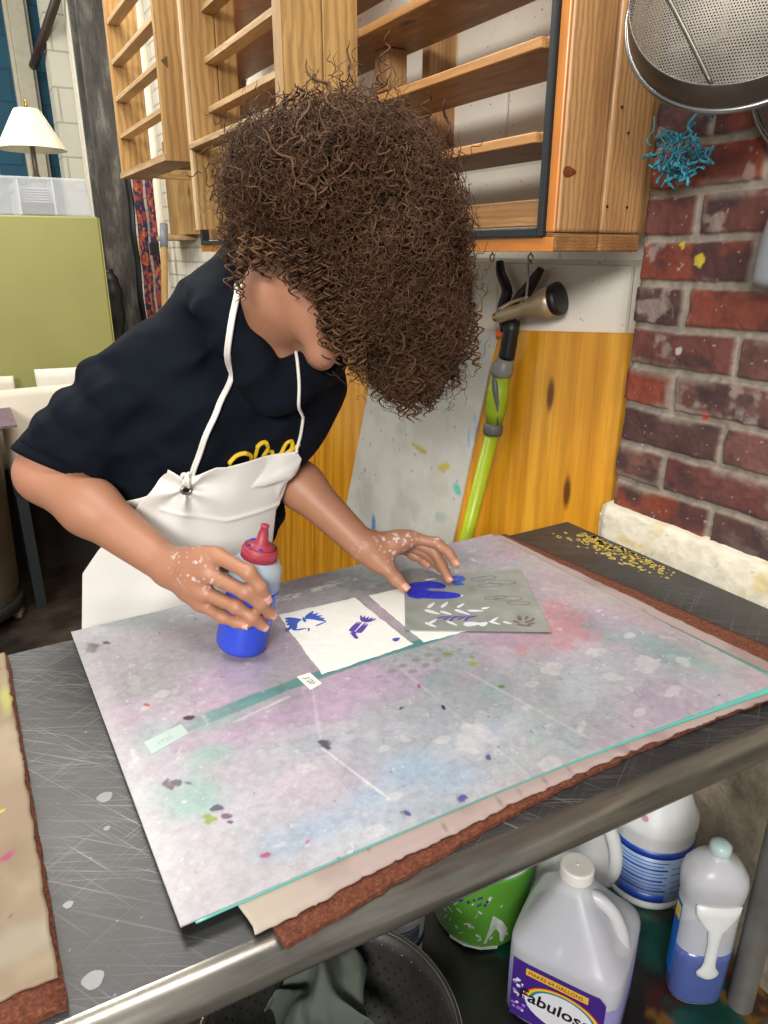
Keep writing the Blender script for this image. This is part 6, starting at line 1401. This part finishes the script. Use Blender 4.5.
# ------------------------------------------------------------------ apron
def ap_y0(z): return np.interp(z, [.2, .60, .88, .95, 1.05, 1.13, 1.2], [1.06, 1.032, 1.019, 1.012, .995, .978, .965])
def ap_xc(z): return .235 + .11 * np.clip((z - .88) / .32, 0, 1)
zL = [1.1305, 1.1305, 1.0848, 1.0465, 1.008, .9681, .8756, .5]; xL = [.2204, .2191, .182, .1592, .1227, .0959, .0821, .08]
nx, nz = 150, 230; V = np.zeros((nx, nz, 3))
TX = np.array([.2204, .2429, .2636, .2847, .3005, .3529, .411]); TZ = np.array([1.1305, 1.1152, 1.1226, 1.1281, 1.1261, 1.1323, 1.1389])
for j in range(nz):
    q = j / (nz - 1); zz0 = 1.135 - q * (1.135 - .50)
    x0 = np.interp(-zz0, [-1.1305, -1.0848, -1.0465, -1.008, -.9681, -.8756, -.5], [.2191, .182, .1592, .1227, .0959, .0821, .08])
    x1 = np.interp(-zz0, [-1.1389, -1.1228, -1.0562, -1.033, -.966, -.8722, -.5], [.411, .4207, .4001, .3870, .3844, .3858, .40])
    for i in range(nx):
        s = i / (nx - 1); x = x0 + (x1 - x0) * s; zt = np.interp(x, TX, TZ); z = zz0 + (zt - 1.135) * math.exp(-q * 14)
        y = ap_y0(z) + 1.9 * (x - ap_xc(z)) ** 2
        wr = .010 * (float(vn(x * 9 + z * 2, z * 4, seed=3)) - .5) + .006 * (float(vn(x * 22 - z * 9, z * 9, seed=8)) - .5)
        dk = math.hypot(x - .2414, z - 1.0997); an = math.atan2(z - 1.0997, x - .2414)
        wr += .010 * math.exp(-dk / .05) * math.sin(an * 5 + 1) * sst(.0, .02, dk)
        zs = 1.0674 + (1.0387 - 1.0674) * min(1, (x - .2131) / .085) if x < .2978 else 1.0387 + (1.0424 - 1.0387) * (x - .2978) / .09
        if .205 < x: wr -= .0030 * math.exp(-((z - zs) / .0028) ** 2)
        V[i, j] = (x, y + wr * min(1, 1.2), z)
Pm = V.reshape(-1, 3); keepd = hood(Pm); g = hood.grad(Pm); push = np.clip(.005 - keepd, 0, .05); Pm = Pm + g * push[:, None]
Pm = np.where((Pm[:, 2:3] < .93) & (Pm[:, 1:2] < 1.006), np.concatenate([Pm[:, :1], np.full((len(Pm), 1), 1.006), Pm[:, 2:]], 1), Pm)
ap_pts = Pm.reshape(nx, nz, 3)
mb = MB(); mb.add(Pm, gridF(nx, nz, False), 0, None, True); ap = childmb(mb, 'apron', M['white_vinyl']); so = ap.modifiers.new('sol', 'SOLIDIFY'); so.thickness = .0016; so.offset = 1
def ap_at(x, z):
    d = np.abs(ap_pts[..., 0] - x) + np.abs(ap_pts[..., 2] - z); i = np.unravel_index(d.argmin(), d.shape); return ap_pts[i]
ey = ap_at(.2414, 1.0997) + [0, -.003, 0]
mb = MB(); tube(mb, [ey + [.0068 * math.cos(a), -.001, .0052 * math.sin(a)] for a in np.linspace(0, 6.283, 21)[:-1]], .0024, 8, closed=True); mb.build('eyelet', M['grey_metal'], ap)
mb = MB(); lathe(mb, [(.0055, 0), (.0055, .0008)], ey + [0, 0, 0], 14, axis=(0, -1, 0)); mb.build('eyelet_hole', M['hole_dark'], ap)
P = hood.cast(spline(J['strap_right_side'], 40), VF, .003); P[0] = ey + [0, -.004, .008]; P[1] = P[1] * .5 + P[0] * .5
mb = MB(); tube(mb, P + VR * .0016, .0026, 8); tube(mb, P - VR * .0022, .0026, 8); mb.build('neck_strap', M['white_cord'], ap)
P = hood.cast(spline(J['strap_left_side'], 40), VF, .002); P[0] = ap_pts[-3, 0] + [0, -.003, 0]
mb = MB(); tube(mb, P, .0024, 8); mb.build('neck_strap', M['white_cord'], ap)
mb = MB(); kc = ap_at(.2429, 1.115) + [0, -.006, .001]; tube(mb, [kc + A_((.007 * math.sin(t), -.003 * math.cos(2 * t), .008 * math.sin(2 * t + .6))) for t in np.linspace(0, 6.283, 26)[:-1]], .003, 8, closed=True); tube(mb, [kc + [0, -.004, .008], kc + [.001, -.005, -.012]], .003, 8); mb.build('knot', M['white_cord'], ap)
kc = A_(J['knot'][1]); mb = MB(); tube(mb, [kc + A_((.006 * math.sin(t), .003 * math.cos(2 * t), .009 * math.sin(2 * t + .6))) for t in np.linspace(0, 6.283, 26)[:-1]], .003, 8, closed=True); mb.build('knot', M['white_cord'], ap)
ti = spline([ap_at(.19, 1.078), A_(J['tie'][1]) + [0, .012, 0], A_(J['tie'][2]) + [0, .035, 0], (.13, 1.17, 1.03)], 24)
mb = MB(); tube(mb, hood.snap(ti, .004), .011, 12, flat=.18, up=(0, -1, 0)); mb.build('waist_tie', M['white_cord'], ap)

# ------------------------------------------------------------------ trousers, shoes
jn = SDF()
for sx in (-1, 1):
    hip = A_((.245 + .055 * sx, 1.185, .83)); kn = A_((.235 + .085 * sx, 1.17, .46)); an = A_((.235 + .09 * sx, 1.225, .10)); jn.cone(hip, kn, .082, .066, .05).cone(kn, an, .066, .055, .02)
jn.cone((.19, 1.18, .86), (.30, 1.18, .86), .085, .085, .04)
jn.plane((0, 0, .07), (0, 0, -1)).plane((0, 0, .90), (0, 0, 1))
V, F = surface_nets(jn, (-.02, 1.0, .05), (.50, 1.36, .98), .007, 16); child('jeans', V, F, M['denim'])
for sx in (-1, 1):
    sh = SDF(); an = A_((.235 + .09 * sx, 1.225, .06)); sh.cone(an, an + [0, .01, -.02], .045, .042, .02).cone(an + [0, .01, -.025], an + [0, -.13, -.025], .037, .036, .03); sh.plane((0, 0, .001), (0, 0, -1))
    V, F = surface_nets(sh, (-.0 if sx < 0 else .2, 1.0, -.01), (.27 if sx < 0 else .48, 1.36, .16), .006, 14); child('shoe', V, F, M['shoe_black'])

# ------------------------------------------------------------------ hair: curls over a dense core
RU = np.stack([VR, VF, VU])
lobes = [((.4511, .8942, 1.468), (.126, .118, .094)), ((.5200, .8449, 1.4221), (.066, .080, .108)), ((.5170, .8290, 1.3170), (.062, .066, .088)), ((.3831, .9595, 1.4700), (.052, .075, .075)), ((.470, .8372, 1.395), (.074, .055, .080)), ((.490, .95, 1.42), (.085, .07, .085))]
hv = SDF()
for c, r in lobes: hv.ell(c, r, RU, .03)
hv.disp = lambda P: (fbm(P[:, 0] * 24, P[:, 1] * 24, P[:, 2] * 24, seed=8, oct=3) - .5) * .050
core = SDF()
for c, r in lobes: core.ell(c, A_(r) - .026, RU, .03)
core.disp = lambda P: (fbm(P[:, 0] * 60, P[:, 1] * 60, P[:, 2] * 60, seed=5, oct=3) - .5) * .03
hr = np.random.default_rng(7)
def in_face(P):
    """keeps the neck, cheek and jaw clear of curls"""
    d = P - HC_; f, u = d @ HF, d @ HU; s = d @ VF
    q = (P - HC_); x, y = q @ VR, q @ VU
    return (x < -.010) & (y < -.016 - .028 * sst(-.065, -.015, x)) & (s < .06)
def curls(n, rad, amp, pitch, length, shell, jitter, seg=3, npt=44, seed=1):
    g = np.random.default_rng(seed); out_V = []; out_c = []; made = 0
    lo = A_((.26, .70, 1.18)); hi = A_((.66, 1.10, 1.66)); tips = np.zeros((0, 3))
    while len(tips) < n:
        P = lo + (hi - lo) * g.random((n * 6, 3)); d = hv(P); P = P[(d < shell[1]) & (d > shell[0])]; P = P[~in_face(P)]; tips = np.concatenate([tips, P])[:n]
    crown = HC_ + HU * .05 - HF * .02
    nrm = hv.grad(tips); dirv = tips - crown; dl = np.linalg.norm(dirv, axis=1)[:, None]; dirv /= dl
    L = g.uniform(length[0], length[1], n)[:, None]
    # strand lies along the falling surface: mostly tangential, away from the crown and down
    dn = np.tile(A_((0, 0, -1.0)), (n, 1)); tang = dirv * .55 + dn * .75 + g.normal(0, jitter, (n, 3)); tang = tang - nrm * (tang * nrm).sum(1)[:, None] * .75; tang /= np.linalg.norm(tang, axis=1)[:, None]
    a = tips - tang * L - nrm * .012; m = tips - tang * L * .45 + nrm * .006; b = tips
    t = np.linspace(0, 1, npt)[None, :, None]
    C = (1 - t) ** 2 * a[:, None] + 2 * t * (1 - t) * m[:, None] + t * t * b[:, None]
    d1 = tang; ref = g.normal(0, 1, (n, 3)); u = np.cross(d1, ref); u /= np.linalg.norm(u, axis=1)[:, None]; v = np.cross(d1, u)
    ph = g.random(n)[:, None] * 6.28 + 2 * math.pi * (L / pitch) * t[..., 0] * g.uniform(.8, 1.25, n)[:, None] * g.choice([-1, 1], n)[:, None]
    am = (amp * g.uniform(.5, 1.3, n)[:, None] * np.clip(t[..., 0] * 3 + .25, 0, 1)); ctr = C + am[..., None] * (np.cos(ph)[..., None] * u[:, None] + np.sin(ph)[..., None] * v[:, None])
    ctr += g.normal(0, .0003, ctr.shape); ex = hv(ctr.reshape(-1, 3)).reshape(n, npt) - (shell[1] + (.010 if rad < .0007 else .003)); ctr -= np.clip(ex, 0, .05)[..., None] * nrm[:, None]
    kp = ~in_face(ctr.reshape(-1, 3)).reshape(n, npt).any(1); ctr, nrm, t_ = ctr[kp], nrm[kp], t; n = len(ctr)
    T = np.gradient(ctr, axis=1); T /= np.linalg.norm(T, axis=2)[..., None] + 1e-9
    U_ = np.cross(T, nrm[:, None] + .01); U_ /= np.linalg.norm(U_, axis=2)[..., None] + 1e-9; V_ = np.cross(T, U_)
    rr = rad * g.uniform(.7, 1.3, n)[:, None] * np.clip(np.minimum(t[..., 0] * 8 + .3, (1 - t[..., 0]) * 4 + .25), 0, 1)
    ang = np.arange(seg) * 2 * math.pi / seg
    R = ctr[:, :, None] + rr[..., None, None] * (np.cos(ang)[None, None, :, None] * U_[:, :, None] + np.sin(ang)[None, None, :, None] * V_[:, :, None])
    tone = g.random(n)[:, None] * .55 + .45 * g.random(n)[:, None] * t[..., 0]
    base = L3('#2d1d15') * (1 - tone[..., None]) + L3('#75543a') * tone[..., None]
    col = np.repeat(base[:, :, None], seg, 2)
    V = R.reshape(-1, 3); idx = np.arange(n * npt * seg).reshape(n, npt, seg)
    nx_ = np.roll(idx, -1, 2); F = np.stack([idx[:, :-1], nx_[:, :-1], nx_[:, 1:], idx[:, 1:]], -1).reshape(-1, 4)
    return V, F, col.reshape(-1, 3)
parts = [curls(2000, .0015, .0062, .020, (.05, .11), (-.030, .002), .35, 4, 46, 1),
         curls(700, .0020, .0074, .019, (.05, .09), (-.020, -.004), .30, 4, 60, 4),
         curls(3400, .0008, .0058, .016, (.05, .11), (-.022, .008), .40, 3, 50, 2),
         curls(6500, .00034, .0060, .019, (.04, .08), (-.014, .018), .6, 3, 36, 3)]
def ringlets(ab, per, seed, npt=70, seg=4):
    g = np.random.default_rng(seed); mbv = []; mbf = []; mbc = []; o = 0
    for a, b in ab:
        for k in range(per):
            j = g.normal(0, .0055, 3) * (k > 0); p0 = A_(a) + j - VF * .008; p1 = A_(b) + j - VF * .006 + g.normal(0, .004, 3) + A_((0, 0, g.uniform(0, .014)))
            t = np.linspace(0, 1, npt)[:, None]; C = p0 + (p1 - p0) * t + VF * (-.006) * np.sin(math.pi * t) ; d = p1 - p0; L = np.linalg.norm(d); u, v = frame_of(d)
            ph = g.random() * 6.28 + 2 * math.pi * L / g.uniform(.012, .018) * t * g.choice([-1, 1]); am = g.uniform(.004, .0062) * np.clip(.4 + t * 2, 0, 1)
            C = C + am * (np.cos(ph) * u + np.sin(ph) * v); m = MB(); tube(m, C, g.uniform(.0008, .0016) * np.clip(np.minimum(t[:, 0] * 8 + .3, (1 - t[:, 0]) * 5 + .3), 0, 1), seg, cap=False)
            V = np.concatenate(m.v); mbv.append(V); mbf.append(np.array(m.f) + o); o += len(V); tn = g.random() * .7; mbc.append(np.tile(L3('#2d1d15') * (1 - tn) + L3('#7c583a') * tn, (len(V), 1)))
    return np.concatenate(mbv), np.concatenate(mbf), np.concatenate(mbc)
J['ringlets'] += [[[.365, .838, 1.440], [.360, .830, 1.372]], [[.360, .842, 1.440], [.357, .834, 1.375]]]
parts.append(ringlets(J['ringlets'], 7, 11)); parts.append(ringlets(J['fringe'], 8, 12))
cV, cF = surface_nets(core, (.26, .70, 1.18), (.66, 1.12, 1.66), .006, 16)
ck = ~in_face(cV); ok = ck[cF].all(1); cF = cF[ok]
Vs = [cV]; Fs = [cF]; Cs = [np.tile(L3('#2a1b14'), (len(cV), 1))]; o_ = len(cV)
for V, F, c in parts: Vs.append(V); Fs.append(F + o_); Cs.append(c); o_ += len(V)
t = NT('hair_brown'); c = t.n('ShaderNodeVertexColor', layer_name='Col').outputs[0]; t.p(Base_Color=c, Roughness=.62, Specular_IOR_Level=.2); M['hair_brown'] = t.m
child('hair', np.concatenate(Vs), np.concatenate(Fs), M['hair_brown'], np.concatenate(Cs))

# ------------------------------------------------------------------ squeeze bottle in the right hand
B0, B1 = A_((.2557, .8308, MT)), A_((.2879, .8122, 1.0624)); bx_ = (B1 - B0) / np.linalg.norm(B1 - B0); BL = np.linalg.norm(B1 - B0)
B0 = B0 + A_((0, 0, .0072))
sqb = thing('squeeze_bottle', tuple(B0), 'squeeze bottle of blue paint with dark red nozzle cap, tilted in the right hand', 'bottle')
mb = MB(); lathe(mb, [(.026, .0), (.031, .0015), (.0335, .006), (.034, .012), (.0315, .05), (.0315, .090), (.0342, .0945), (.034, .110), (.033, .122), (.028, .131), (.020, .136), (.0195, .143)], B0, 44, axis=bx_); mb.build('body', M['bottle_plastic'], sqb)
mb = MB(); lathe(mb, [(.0265, -.0002), (.0313, .0014), (.0337, .006), (.0343, .012), (.0343, .05), (.0343, .090), (.0340, .0945)], B0, 44, axis=bx_); mb.build('paint', M['paint_in_bottle'], sqb)
mb = MB(); V = []; hh = [(.0225, .132), (.0232, .134), (.0232, .146), (.0215, .150)]; nk = 72
lathe(mb, [(r, h) for r, h in hh], B0, 64, axis=bx_); lathe(mb, [(.0215, .150), (.012, .1525), (.0085, .155), (.0062, .170), (.0048, .176), (.0056, .1775), (.0056, .180), (.0025, .1802)], B0, 28, axis=bx_)
u_, v_ = frame_of(bx_)
for k in range(40):
    a = 6.2832 * k / 40; q = B0 + .0230 * (u_ * math.cos(a) + v_ * math.sin(a)); tube(mb, [q + bx_ * .134, q + bx_ * .146], .0009, 5)
mb.build('nozzle_cap', M['red_cap'], sqb)
mb = MB(); rng = random.Random(5)
for k in range(14):
    a = rng.uniform(2.5, 6.0); r = rng.uniform(.010, .019); q = B0 + r * (u_ * math.cos(a) + v_ * math.sin(a)) + bx_ * .1515; lathe(mb, [(rng.uniform(.001, .003), 0), (.0006, .0012)], q, 8, axis=bx_)
mb.build('paint_drip', M['paint_blue'], sqb)
